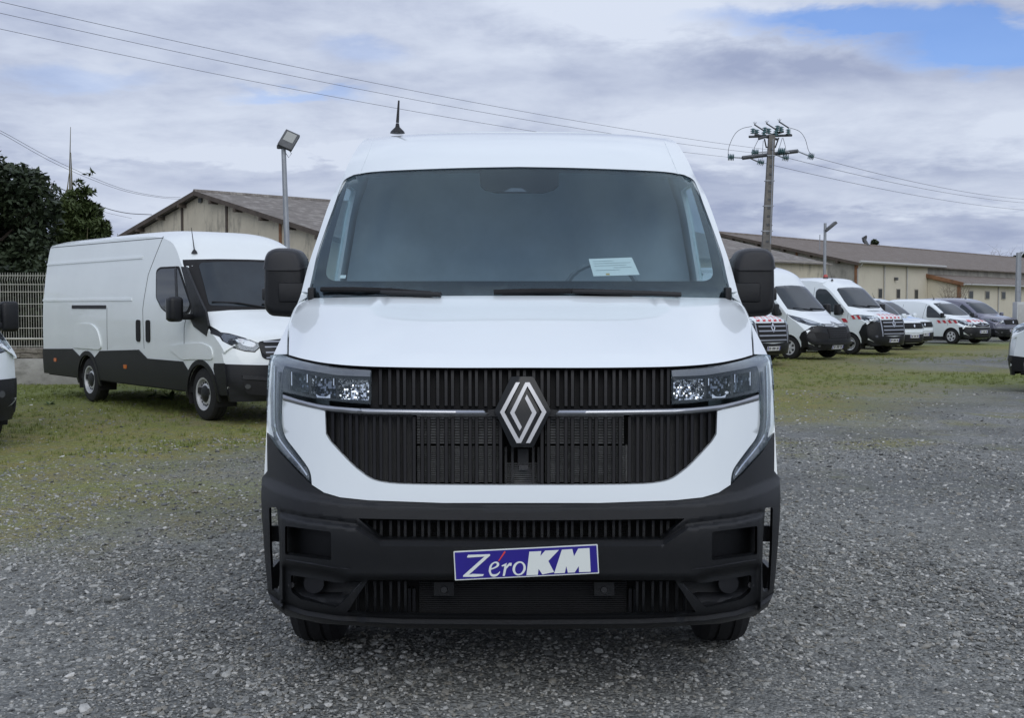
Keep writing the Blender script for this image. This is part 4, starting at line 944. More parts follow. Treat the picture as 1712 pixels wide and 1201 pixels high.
def warehouse(name, label, loc, rot, half, ridge, slope, length, posts, pmat, rmat, row=1.15):
    t = thing(name, label, 'warehouse', loc, rot)
    zr = lambda x: ridge-abs(x)*slope
    xs = [-half]+posts+[half]; th = .14
    for a, b in zip(xs[:-1], xs[1:]):      # gable bays between the posts
        a2, b2 = a+.05, b-.05; mid = [0] if a2 < 0 < b2 else []
        poly = [(a2, 0), (b2, 0), (b2, zr(b2)-.08)]+[(m_, zr(m_)-.08) for m_ in mid]+[(a2, zr(a2)-.08)]
        MB().prism(poly, lambda x, z: Vector((x, 0, z)), lambda x, z: Vector((x, th, z))).build('wall_panel', pmat, t, smooth=False)
    for p in xs: MB().box(p-.07, p+.07, -.05, .2, 0, zr(p)-.1).build('post', RUST if p > 5 else BROWNPOST, t, smooth=False)
    ov = .35
    for s in (-1, 1):
        e = half+ov; n = Vector((s*slope, 0, 1)).normalized()*.07; m = MB()
        a, b = Vector((0, -ov, ridge)), Vector((s*e, -ov, ridge-e*slope)); c, d = Vector((s*e, length, ridge-e*slope)), Vector((0, length, ridge))
        m.add([a, b, c, d, a+n, b+n, c+n, d+n], [(0, 1, 2, 3), (7, 6, 5, 4), (0, 4, 5, 1), (1, 5, 6, 2), (2, 6, 7, 3), (3, 7, 4, 0)])
        rf = m.build('roof', rmat, t, smooth=False)
        # verge board and purlin ends under the gable edge
        MB().add([Vector((0, -ov-.02, ridge-.10)), Vector((s*e, -ov-.02, ridge-e*slope-.10)), Vector((s*e, -ov-.02, ridge-e*slope+.09)), Vector((0, -ov-.02, ridge+.09)),
                  Vector((0, -ov+.03, ridge-.10)), Vector((s*e, -ov+.03, ridge-e*slope-.10)), Vector((s*e, -ov+.03, ridge-e*slope+.09)), Vector((0, -ov+.03, ridge+.09))], [(0, 1, 2, 3), (7, 6, 5, 4), (0, 4, 5, 1), (1, 5, 6, 2), (2, 6, 7, 3), (3, 7, 4, 0)]).build('verge_board', BROWNPOST, rf, smooth=False)
        k = 1.3
        while k < half:
            MB().box(s*k-.06, s*k+.06, -ov-.06, .1, ridge-k*slope-.24, ridge-k*slope-.09).build('purlin_end', BROWNPOST, rf, smooth=False); k += 1.9
        if s < 0: MB().box(-half-.02, -half+.12, .1, length, 0, zr(half)-.05).build('side_wall', pmat, t, smooth=False)
    m = MB(); y = -ov
    MB().tube([(0, -ov, ridge+.06), (0, length, ridge+.06)], .12, 6).build('ridge_cap', rmat, t)
    MB().box(-half, half, length-.15, length-.01, 0, zr(half)-.05).build('rear_wall', pmat, t, smooth=False)
    return t
w1 = warehouse('warehouse', 'beige concrete warehouse with rusty posts and lichened roof, behind the long white van', (-13.45, 52.05, 0), R(-45), 10.5, 6.40, .236, 34, [-5.6, -1.6, 2.05, 6.0], PANEL, ROOF1)
MB().box(10.4, 10.55, .1, 34, 0, 4.0).build('side_wall', PANEL, w1, smooth=False)
MB().box(-.12, .12, -.1, -.02, 6.0, 6.2).build('gable_lamp', DARKSTEEL, w1, bevel=.02)
w2 = warehouse('warehouse', 'long cream and grey warehouse with brown roof behind the row of parked vans', (13.9, 81.26, 0), R(-41.6), 10.02, 6.42, .2215, 75, [-6, -2, 2.08, 5.95], PANEL2, ROOF2)
def cream_side():
    x = 10.02; ztop = 4.28
    ys = [(.06, 3.95), (3.98, 7.45), (7.48, 11.0)]
    wy = [3.45, 6.2, 9.1]
    for (a, b) in ys:
        MB().box(x-.12, x+.02, a, b, 0, ztop-.12).build('wall_panel', CREAM, w2, smooth=False)
    for y in wy:
        f = MB().box(x+.0, x+.055, y-.30, y+.30, 1.98, 2.66).build('window', mat('window_frame_grey', (.33, .31, .27), .7) if y == wy[0] else bpy.data.materials['window_frame_grey'], w2, smooth=False)
        MB().box(x+.056, x+.066, y-.24, y+.24, 2.04, 2.60).build('pane', WINDARK, f, smooth=False)
        MB().box(x+.0, x+.12, y-.36, y+.36, 1.90, 1.98).build('sill', CREAM, f, smooth=False)
    MB().tube([(x+.42, -.3, ztop-.02), (x+.42, 13.2, ztop-.02)], .085, 8).build('gutter', GUTTER, w2)
    for y in (3.96, 7.46): MB().tube([(x+.1, y, 0), (x+.1, y, ztop-.05)], .045, 6).build('downpipe', GUTTER, w2)
    MB().tube([(x+.42, .05, ztop-.1), (x+.25, .05, ztop-.35), (x+.1, .05, ztop-.45), (x+.1, .05, 0)], .045, 6).build('downpipe', GUTTER, w2)
    MB().box(x+.02, x+.25, 5.55, 5.75, 3.2, 3.4).build('wall_lamp', DARKSTEEL, w2, bevel=.03)
    MB().box(x-.12, x, 11.0, 75, 0, ztop-.1).build('wall_panel', PANEL2, w2, smooth=False)
    # lean-to: a lower wing along the far half of the side
    xa = x+2.28; L0, L1 = 11.0, 75.0
    MB().prism([(x+.03, 0), (xa, 0), (xa, 3.0), (x+.03, 3.55)], lambda a, z: Vector((a, L0, z)), lambda a, z: Vector((a, L0+.14, z))).build('lean_to_end_wall', CREAM, w2, smooth=False)
    yb = L0+.16
    for k in range(9):
        b = min(L1, yb+7.0); MB().box(xa-.14, xa, yb, b-.03, 0, 2.98).build('lean_to_wall', CREAM, w2, smooth=False); MB().tube([(xa+.06, b, 0), (xa+.06, b, 2.9)], .045, 6).build('downpipe', GUTTER, w2); yb = b
        if b >= L1: break
    m = MB(); a0, a1 = Vector((x+.02, L0-.25, 3.66)), Vector((xa+.35, L0-.25, 3.02)); q = Vector((0, L1-L0, 0)); n = Vector((0, 0, .06))
    m.add([a0, a1, a1+q, a0+q, a0+n, a1+n, a1+q+n, a0+q+n], [(0, 1, 2, 3), (7, 6, 5, 4), (0, 4, 5, 1), (1, 5, 6, 2), (2, 6, 7, 3), (3, 7, 4, 0)]).build('lean_to_roof', ROOF2, w2, smooth=False)
    MB().add([a0+Vector((0, -.02, -.16)), a1+Vector((0, -.02, -.14)), a1+Vector((0, -.02, .09)), a0+Vector((0, -.02, .09)), a0+Vector((0, .03, -.22)), a1+Vector((0, .03, -.2)), a1+Vector((0, .03, .09)), a0+Vector((0, .03, .09))], [(0, 1, 2, 3), (7, 6, 5, 4), (0, 4, 5, 1), (1, 5, 6, 2), (2, 6, 7, 3), (3, 7, 4, 0)]).build('verge_board', RUST, w2, smooth=False)
    MB().box(xa-.16, xa+.05, L0-.1, L0+.1, 0, 2.9).build('post', RUST, w2, smooth=False)
    MB().tube([(xa+.40, L0-.3, 2.98), (xa+.40, L1, 2.98)], .07, 6).build('gutter', GUTTER, w2)
    for y in (12.9, 16.0, 19.2, 22.5, 29.0, 36, 43):
        f = MB().box(xa+.0, xa+.05, y-.42, y+.42, 2.0, 2.58).build('window', bpy.data.materials['window_frame_grey'], w2, smooth=False)
        MB().box(xa+.051, xa+.06, y-.34, y+.34, 2.06, 2.52).build('pane', WINDARK, f, smooth=False)
    for y in (33, 39): 
        d = MB().box(xa+.0, xa+.05, y-.5, y+.5, 0, 2.1).build('door', mat('door_grey_blue', (.10, .11, .13), .6) if y == 33 else bpy.data.materials['door_grey_blue'], w2, smooth=False)
    # windows under the main eave above the lean-to, and roof outlet
    for y in (15, 20): MB().box(x+.0, x+.03, y-1.2, y+1.2, 3.72, 4.05).build('clerestory', PANEL2, w2, smooth=False)
    MB().tube([(.2, 22.8, 6.3), (-.25, 22.8, 7.0)], .16, 8).tube([(-.15, 22.8, 7.0), (-.40, 22.8, 7.1)], [.34, .05], 8).build('roof_outlet', DARKSTEEL, w2)
    MB().tube([(3.0, -.25, 4.15), (6.2, -.25, 4.15)], .13, 8).build('gable_pipe', BROWNPOST, w2)
    MB().tube([(5.5, 4.0, 5.2), (5.5, 4.0, 6.3)], .03, 5).build('roof_rod', STEEL, w2)
cream_side()

# ------------------------------------------------------------ fence and low wall on the left
FENCEM = mat('cream_fence_wire', (.52, .51, .44), .5, var=.1)
WALLM = mat('old_rendered_wall', (.42, .41, .38), .95, var=.25, vscale=2.5, col2=(.29, .28, .26), stains=((.10, .10, .085), (1.5, 1.5, 3), .5, .68, .7), bump=.6, bscale=12)
RUBBLE = mat('rubble_stone', (.20, .18, .15), .95, var=.4, vscale=6, bump=.8, bscale=18)
FY = 23.6
wl = thing('low_wall', 'low grey rendered wall with rubble top under the wire fence', 'wall', (-12, FY, 0))
MB().box(-14, 9, -.02, .3, -.05, .50).build('wall', WALLM, wl, bevel=.02)
m_ = 0
rr = random.Random(5); x = -14.0
stone_meshes = []
for k in range(5):
    bm = bmesh.new(); bmesh.ops.create_cube(bm, size=1); bmesh.ops.bevel(bm, geom=bm.edges[:], offset=.16, segments=1, affect='EDGES')
    for v in bm.verts: v.co += Vector((rr.uniform(-.06, .06), rr.uniform(-.06, .06), rr.uniform(-.08, .08)))
    me = bpy.data.meshes.new('stone'); bm.to_mesh(me); bm.free(); me.materials.append(RUBBLE); stone_meshes.append(me)
while x < 9:
    for r_ in range(2):
        o = bpy.data.objects.new('stone', stone_meshes[rr.randrange(5)]); COL.objects.link(o); o.parent = wl
        wd = rr.uniform(.16, .34); o.location = (x+r_*.09+wd/2, .14, .55+r_*.105); o.scale = (wd, .28, .115); o.rotation_euler = (0, rr.uniform(-.08, .08), rr.uniform(-.1, .1))
    x += .25
def fence_panel():
    t = thing('fence', 'tall cream wire mesh fence on the low wall, left behind the long white van', 'fence', (-12, FY, 0))
    zb, zt = .72, 2.20
    for p in range(9):
        x0 = -14+p*2.5; m = MB(); k = 0
        while k*.05 < 2.46:
            xx = x0+.03+k*.05
            m.tube([(xx, .10, zb), (xx, .10, zt-.22), (xx, .065, zt-.15), (xx, .10, zt-.08), (xx, .10, zt)], .0042 if k % 4 else .006, 4, cap=False); k += 1
        o = m.build('wire_panel', FENCEM, t, smooth=False); o['kind'] = 'stuff'
        for z in (zb+.02, zb+.17, zb+.38, zb+.62, zb+.86, zb+1.10, zt-.235, zt-.06):
            MB().tube([(x0, .092, z), (x0+2.46, .092, z)], .018 if z == zb+.17 else .0065, 4).build('rail', FENCEM, t, smooth=False)
        MB().box(x0-.035, x0+.015, .10, .16, .1, zt+.03).build('post', FENCEM, t, smooth=False)
    return t
fence_panel()

# ------------------------------------------------------------ trees
def leaf_mat(name, c1, c2, tr=.0):
    m = mat(name, c1, .55, var=.3, vscale=1.3, col2=c2, spec=.3); return m
EVERG = leaf_mat('evergreen_leaf', (.050, .068, .032), (.022, .034, .019)); BAMB = leaf_mat('bamboo_leaf', (.085, .115, .036), (.034, .052, .018)); HEDGE = leaf_mat('ivy_leaf', (.022, .032, .014), (.010, .016, .009))
BARK = mat('bark', (.075, .06, .045), .95, var=.3, vscale=8, bump=.6, bscale=25)
CULM = mat('bamboo_culm', (.14, .125, .07), .6, var=.3, vscale=5)
def leaves(name, parent, clumps, n, size, material, rr, asp=.5, droop=.3):
    "n leaf faces spread through a set of ellipsoidal clumps (centre, radii)"
    vol = [c[1][0]*c[1][1]*c[1][2] for c in clumps]; tot = sum(vol); V = []; Fc = []
    for (c, r), v in zip(clumps, vol):
        for i in range(int(n*v/tot)):
            while True:
                p = Vector((rr.uniform(-1, 1), rr.uniform(-1, 1), rr.uniform(-1, 1)))
                if .12 < p.length < 1: break
            p = p*(p.length**-.35 if p.length > .3 else 1); 
            if p.length > 1.12: p = p.normalized()*1.12
            q = Vector((c[0]+p.x*r[0], c[1]+p.y*r[1], c[2]+p.z*r[2])); s = size*rr.uniform(.6, 1.4)
            a = Vector((rr.gauss(0, 1), rr.gauss(0, 1), rr.gauss(0, .6)-droop)).normalized(); nn = Vector((rr.gauss(0, .7), rr.gauss(0, .7), 1)); b = a.cross(nn).normalized()*s*asp*.5; a = a*s
            k = len(V); V += [q-a*.5, q+b, q+a*.5, q-b]; Fc.append((k, k+1, k+2, k+3))
    return mk(name, V, Fc, material, parent, smooth=False)
def clumpset(c, r, n, rr, sz=(.25, .45), top=1.0):
    out = []
    for i in range(n):
        while True:
            p = Vector((rr.uniform(-1, 1), rr.uniform(-1, 1), rr.uniform(-1, 1)))
            if p.length < 1: break
        s = rr.uniform(*sz); out.append(((c[0]+p.x*r[0]*.8, c[1]+p.y*r[1]*.8, c[2]+p.z*r[2]*.8), (r[0]*s, r[1]*s, r[2]*s*.8)))
    return out
def tree(name, label, loc, crown_c, crown_r, nleaf, size, material, seed, trunk_h, trunk_r, nclump=30, group=None, asp=.5, bark=BARK, csz=(.22, .42)):
    t = thing(name, label, 'tree', loc, 0, group); rr = random.Random(seed)
    m = MB(); m.tube([(0, 0, -.1), (.05, 0, trunk_h*.5), (.0, .05, trunk_h)], [trunk_r, trunk_r*.75, trunk_r*.45], 8)
    cl = clumpset(crown_c, crown_r, nclump, rr, csz)
    for (c, r) in cl[:14]: m.tube([(0, .03, trunk_h*.7), (c[0]*.5, c[1]*.5, (trunk_h+c[2])*.5), c], [trunk_r*.4, trunk_r*.22, trunk_r*.06], 5)
    m.build('trunk', bark, t); leaves('crown', t, cl, nleaf, size, material, rr, asp); return t
tree('evergreen_tree', 'dense dark evergreen tree at the left edge behind the fence', (-13.05, 28, 0), (0, 0, 3.25), (2.6, 2.3, 2.35), 28000, .17, EVERG, 3, 2.0, .22, 44)
tree('evergreen_tree', 'lower dark evergreen bush right behind the fence beside the long white van', (-10.6, 27.2, 0), (0, 0, 1.9), (1.6, 1.4, 1.7), 12000, .15, EVERG, 9, 1.2, .14, 26)
def bamboo():
    t = thing('bamboo_clump', 'lighter green bamboo clump with bare culms rising above it, over the long white van', 'bamboo', (-11.35, 31, 0)); rr = random.Random(12)
    for i in range(11):
        x, y = rr.uniform(-.9, 1.0), rr.uniform(-.7, .7); h = rr.uniform(3.3, 4.6); lean = rr.uniform(-.25, .3)
        MB().tube([(x, y, 0), (x+lean*.4, y, h*.6), (x+lean, y, h)], [.022, .018, .006], 5).build('culm', CULM, t)
    def P(px, py): return at(px, py, 31)-Vector((-11.35, 31, 0))
    for pts in ([(117, 340), (116.5, 280), (118, 212)], [(121, 350), (119.5, 290), (118.5, 255)], [(86, 372), (85.5, 335), (86.5, 305)], [(92, 360), (93, 325)], [(105, 352), (112, 320), (115.5, 290)]):
        q = [P(*p) for p in pts]; MB().tube(q, [.028]+[.018]*(len(q)-2)+[.007], 5).build('bare_culm', CULM, t)
    cl = clumpset(P(135, 395), (1.05, .9, .95), 22, rr, (.2, .4))
    for (px, py, s) in ((125, 330, .26), (140, 318, .16), (150, 320, .14), (148, 352, .2), (108, 345, .25), (165, 372, .2), (178, 378, .12), (88, 340, .12), (145, 292, .07), (152, 288, .06), (130, 305, .12), (100, 365, .3)):
        c = P(px, py); cl.append((tuple(c), (s*1.3, s, s*.7)))
    leaves('crown', t, cl, 13000, .19, BAMB, rr, .28, .5)
bamboo()
hd = thing('ivy_hedge', 'dark overgrown hedge filling the space behind the wire fence', 'hedge', (-12, 26.0, 0)); rr = random.Random(2)
hm = MB()
for k in range(14): hm.tube([(-5+k*.75, rr.uniform(0, .5), -.05), (-5+k*.75+rr.uniform(-.3, .3), .3, 1.6)], [.05, .02], 5)
hm.build('stems', BARK, hd); cl = []
for k in range(60): cl.append(((rr.uniform(-6, 4.6), rr.uniform(-.2, .9), rr.uniform(.2, 2.0)), (rr.uniform(.4, .8), .6, rr.uniform(.3, .6))))
leaves('foliage', hd, cl, 26000, .13, HEDGE, rr, .7)
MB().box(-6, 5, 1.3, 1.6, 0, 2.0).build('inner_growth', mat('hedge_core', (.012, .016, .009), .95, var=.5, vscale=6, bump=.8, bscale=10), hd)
TWIG = mat('bare_twig', (.16, .125, .10), .9, var=.2, vscale=5)
def bare_tree(name, label, loc, h, w, seed, n=10, r=.1, cat='tree', sub=9):
    t = thing(name, label, cat, loc); rr = random.Random(seed); m = MB(); tw = MB()
    m.tube([(0, 0, -.1), (.02*h, 0, h*.35)], [r, r*.7], 6)
    for i in range(n):
        a = rr.uniform(0, 6.3); e = Vector((math.cos(a)*w*rr.uniform(.2, 1), math.sin(a)*w*rr.uniform(.2, 1), h*rr.uniform(.65, 1.0))); mid = Vector((e.x*.4, e.y*.4, h*.5))
        m.tube([(.02*h, 0, h*rr.uniform(.1, .34)), mid, e], [r*.5, r*.3, r*.08], 4)
        for j in range(sub):
            t_ = rr.uniform(.2, 1); b = mid.lerp(e, t_); q = b+Vector((rr.uniform(-1, 1), rr.uniform(-1, 1), rr.uniform(.1, 1)))*w*.35; tw.tube([b, q], [r*.1, r*.04], 3)
    m.build('trunk', TWIG, t); o = tw.build('crown', TWIG, t, smooth=False); return t
bs = at(1583, 540, 79.5); bare_tree('bare_shrub', 'bare reddish shrub against the end wall of the lean-to', (bs.x, 78.6, 0), 3.0, 1.3, 4, 26, .06, 'shrub')
for i, (px, D, h, w, lab) in enumerate(((1690, 190, 10.6, 4.5, 'far bare tree over the roof at the right edge, taller one'), (1670, 200, 9.6, 3.0, 'far bare tree over the roof near the right edge, lower one'))):
    p = at(px, 511, D); bare_tree('bare_tree', lab, (p.x, D, 0), h, w, 20+i, 30, .16, sub=14)
for i, (px, D, zc, r_, lab) in enumerate(((1460, 150, 8.6, 1.2, 'far dark conifer top showing above the brown roof ridge'), (1708, 165, 8.0, 1.8, 'far dark green tree at the extreme right above the roof'))):
    p = at(px, 511, D); tree('evergreen_tree', lab, (p.x, D, 0), (0, 0, zc), (r_, r_, 1.2), 900, .5, EVERG, 60+i, zc, .2, 8)

# ------------------------------------------------------------ lamp posts, power pole, cables
def flood(name, label, px_top, py_top, px_bot, py_bot, D, sidew, tilt):
    a, b = at(px_top, py_top, D), at(px_bot, py_bot, D); d = (a-b); k = b.z/d.z; base = b-d*k
    t = thing(name, label, 'street lamp', base); top = a-base
    MB().tube([(0, 0, 0), top*.5, top], [.085, .072, .058], 12).build('pole', STEEL, t)
    MB().box(-.2, .2, -.2, .2, 0, .02).build('base_plate', STEEL, t)
    M = Matrix.Translation(top+Vector((sidew*.14, -.05, .16))) @ Matrix.Rotation(tilt, 4, 'Y') @ Matrix.Rotation(R(-28 if sidew > 0 else -10), 4, 'X')
    MB().box(-.16*1, .06, -.06, .06, -.04, .05, Matrix.Translation(top)).build('bracket', DARKSTEEL, t, bevel=.01)
    h = MB().box(-.19, .19, -.05, .05, -.25, .25, M).build('lamp_head', DARKSTEEL, t, bevel=.015)
    MB().box(-.13, .13, -.056, -.0505, -.07, .20, M).build('lamp_glass', mat('flood_glass', (.33, .34, .32), .5) if 'flood_glass' not in bpy.data.materials else bpy.data.materials['flood_glass'], h, smooth=False)
    if sidew > .5: MB().tube([top+Vector((.12, -.02, -.05)), top+Vector((.20, -.02, -.16)), top+Vector((.13, -.02, -.26)), top+Vector((.04, -.02, -.12))], .008, 5).build('lamp_cable', WIRE, t)
    return t
flood('street_lamp', 'grey steel lamp post with square floodlight, in front of the left warehouse', 474, 246, 480, 415, 30, 1, R(24))
def lamp2():
    D = 62; a = at(1379.5, 378, D); t = thing('street_lamp', 'slim grey lamp post before the right warehouse, floodlight tilted upward', 'street lamp', (a.x, D, 0)); h = a.z
    MB().tube([(0, 0, 0), (0, 0, h+.15)], [.10, .07], 10).build('pole', STEEL, t)
    M = Matrix.Translation((.32, 0, h)) @ Matrix.Rotation(R(50), 4, 'Y'); hd_ = MB().box(-.07, .07, -.22, .22, -.42, .30, M).build('lamp_head', DARKSTEEL, t, bevel=.02)
    MB().box(.071, .078, -.17, .17, -.2, .25, M).build('lamp_glass', bpy.data.materials['flood_glass'], hd_, smooth=False)
lamp2()
def pole3():
    D = 58; a = at(1703, 440, D); t = thing('street_lamp', 'thin grey post with a curved arm at the right edge by the grey van', 'street lamp', (a.x, D, 0)); h = a.z+.6
    MB().tube([(0, 0, 0), (0, 0, h-.1)], [.16, .13], 8).tube([(0, 0, h-.4), (.3, 0, h), (1.1, 0, h+.25)], .04, 6).build('pole', STEEL, t)
    MB().box(.9, 1.5, -.1, .1, h+.22, h+.34).build('lamp_head', DARKSTEEL, t, bevel=.03)
    b = at(1708, 520, 52); q = thing('service_cabinet', 'pale grey cabinet at the right edge beside the grey van', 'cabinet', (b.x, 52, 0)); MB().box(-.3, .5, -.25, .25, 0, 1.70).build('housing', mat('cabinet_grey', (.50, .51, .50), .6, var=.05), q, bevel=.02); MB().box(-.25, .45, -.262, -.25, .2, 1.6).build('door', GUTTER, q, bevel=.004)
pole3()
def power_pole():
    D = 58.0; b = at(1281, 410, D); a = at(1290, 228, D); d = a-b; base = b-d*(b.z/d.z)
    t = thing('power_pole', 'weathered concrete power pole with crossarms and glass insulators, behind the parked vans', 'power pole', base)
    P = lambda px, py, dy=0.0: at(px, py, D+dy)-base
    top = P(1290.2, 226)
    m = MB(); wb, wt = .25, .15
    m.add([Vector((-wb, -.2, -.2)), Vector((wb, -.2, -.2)), Vector((wb, .2, -.2)), Vector((-wb, .2, -.2)), top+Vector((-wt, -.12, 0)), top+Vector((wt, -.12, 0)), top+Vector((wt, .12, 0)), top+Vector((-wt, .12, 0))],
          [(3, 2, 1, 0), (4, 5, 6, 7), (0, 1, 5, 4), (1, 2, 6, 5), (2, 3, 7, 6), (3, 0, 4, 7)]).build('shaft', CONCPOLE, t, smooth=False)
    for k in range(13):
        v = 250+k*14; c = P(1290.2-(v-228)*9/182, v); w = .17+(v-228)/182*.08
        MB().box(c.x-.07, c.x+.07, c.y-.135-(v-228)/182*.05, c.y-.1, c.z-.05, c.z+.05).build('step_hole', DARKSTEEL, t, smooth=False)
        if k % 3 == 1: MB().box(c.x-w-.02, c.x+w+.02, c.y-.16, c.y+.16, c.z+.08, c.z+.12).build('band', STEEL, t, smooth=False)
    MB().tube([P(1292.5, 232, -.25), P(1291, 300, -.3), P(1288, 408, -.35)], .022, 5).build('down_conductor', STEEL, t)
    def bar(p, q, r, name='crossarm', n=4): return MB().tube([p, q], r, n).build(name, DARKSTEEL, t, smooth=False)
    bar(P(1241, 264, -.6), P(1334, 252.5, .6), .095)
    for p, q in (((1252, 228.5), (1324, 226)), ((1268, 232), (1310, 219.5)), ((1262, 225), (1300, 233))): bar(P(*p, -.2), P(*q, .2), .06, 'platform_arm')
    for p, q in (((1278, 232), (1281, 246)), ((1302, 230), (1296, 247)), ((1280, 246), (1296, 246.5)), ((1276, 388), (1291, 376))): bar(P(*p), P(*q), .035, 'brace')
    def ins(px0, py0, px1, py1, dy=0.0, n=4, r=.18):
        a_, b_ = P(px0, py0, dy), P(px1, py1, dy); ax = (b_-a_); L_ = ax.length; q = ax.to_track_quat('X', 'Z').to_matrix().to_4x4(); M = Matrix.Translation(a_) @ q
        prof = [(0, .02)]
        for i in range(n):
            x = L_*i/n; s_ = L_/n; prof += [(x+s_*.15, .06), (x+s_*.3, r), (x+s_*.6, r*.8), (x+s_*.8, .06)]
        prof += [(L_, .02)]
        return MB().lathe(prof, 10, M).build('insulator', INSUL, t)
    arms = [((1242, 264), (1227, 263), (1216.5, 262.5)), ((1282, 253.5), (1268, 255), (1256, 255)), ((1254, 264.5), (1266, 270), (1277.5, 272.5)),
            ((1334, 253), (1351, 260), (1361, 262.5)), ((1299, 259.5), (1308, 263), (1319, 264.5)), ((1320, 254.5), (1312, 253), (1300, 252))]
    ends = []
    for r_, a_, b_ in arms:
        MB().tube([P(*r_), P(*a_)], .035, 5).build('tie_rod', STEEL, t); ins(*a_, *b_); ends.append(P(*b_)+base)
    for cx_, cy_ in ((1262, 212), (1282, 210), (1303, 207)):     # switch gear on top
        for dx, dy_ in ((-3.2, 3), (3.2, 5), (15, 9)):
            i_ = ins(cx_+dx, cy_+dy_+9, cx_+dx, cy_+dy_-1, 0, 3, .14)
        bar(P(cx_-1, cy_-4), P(cx_+16, cy_+7), .035, 'switch_blade'); 
        for q in ((-3, -7), (0, -9), (3, -7)): bar(P(cx_, cy_-4), P(cx_+q[0], cy_-4+q[1]*.55), .012, 'arcing_horn', 3)
    for pts in ([(1217, 262), (1219, 245), (1228, 225), (1240, 215), (1257, 211)], [(1361, 262), (1352, 252), (1346, 232), (1336, 219), (1318, 213)], [(1259, 253), (1263, 243), (1268, 233)], [(1274, 270), (1275, 250), (1276, 235)], [(1302, 250), (1305, 240), (1308, 230)], [(1315, 262), (1313, 245), (1309, 230)]):
        MB().tube(cr([tuple(P(*p)) for p in pts], 4), .012, 4).build('jumper_wire', WIRE, t)
    return ends
ENDS = power_pole()
def cable(name, label, pts, r, group):
    o = MB().tube(pts, r, 4).build(name, WIRE, None); tag(o, label, 'cable', group); return o
def span(a, b, sag, n=26):
    a, b = Vector(a), Vector(b); return [a.lerp(b, t/n)-Vector((0, 0, sag*4*(t/n)*(1-t/n))) for t in range(n+1)]
# overhead lines: from the pole to the next one out of the picture at the left (end heights follow the sight line at the frame edge)
GP = 'overhead wires of the power pole'
for e, (v0, D0_), sag, lab in ((ENDS[0], (48, 33.0), .55, 'lowest of three thin wires running from the pole to upper left'), (ENDS[1], (21.5, 32.0), .55, 'middle of three thin wires running from the pole to upper left'), (ENDS[5], (2.5, 31.0), .55, 'topmost of three thin wires running from the pole to upper left')):
    p = at(0, v0, D0_)+Vector((0, 0, sag*.64)); far = e+(p-e)*1.25
    cable('power_line', lab, span(e, far, sag), .0065, GP)
for e, v1, lab in ((ENDS[3], 333, 'uppermost wire from the pole down to the right edge'), (ENDS[4], 339, 'middle wire from the pole down to the right edge'), (ENDS[2], 351, 'lowest wire from the pole down to the right edge')):
    p = at(1712, v1, 104)+Vector((0, 0, .39)); far = e+(p-e)*1.3; cable('power_line', lab, span(e, far, .55), .0105, GP)
GC = 'service cables over the trees at left'
def cab(pxs, r, lab): 
    pts = [at(px, py, D) for px, py, D in pxs]; cable('service_cable', lab, cr([tuple(p) for p in pts], 6), r, GC)
cab([(-60, 192, 27), (0, 218, 29), (100, 272, 34), (200, 314, 41), (265, 328, 47), (302, 330, 51)], .006, 'thin upper twin cable sagging from the left edge to the left warehouse')
cab([(-60, 195, 27), (0, 222, 29), (100, 277, 34), (200, 317, 41), (265, 330, 47), (303, 333, 51)], .006, 'thin lower twin cable sagging from the left edge to the left warehouse')
cab([(-60, 260, 28), (0, 274, 29), (45, 291, 34), (110, 319, 41), (165, 344, 46), (210, 356, 51), (254, 359, 55)], .015, 'thick black cable sagging from behind the evergreen to the left warehouse')
cab([(-20, 285, 30), (60, 312, 36), (120, 338, 42), (180, 356, 48), (220, 365, 54)], .006, 'thin faint cable just under the thick black one')
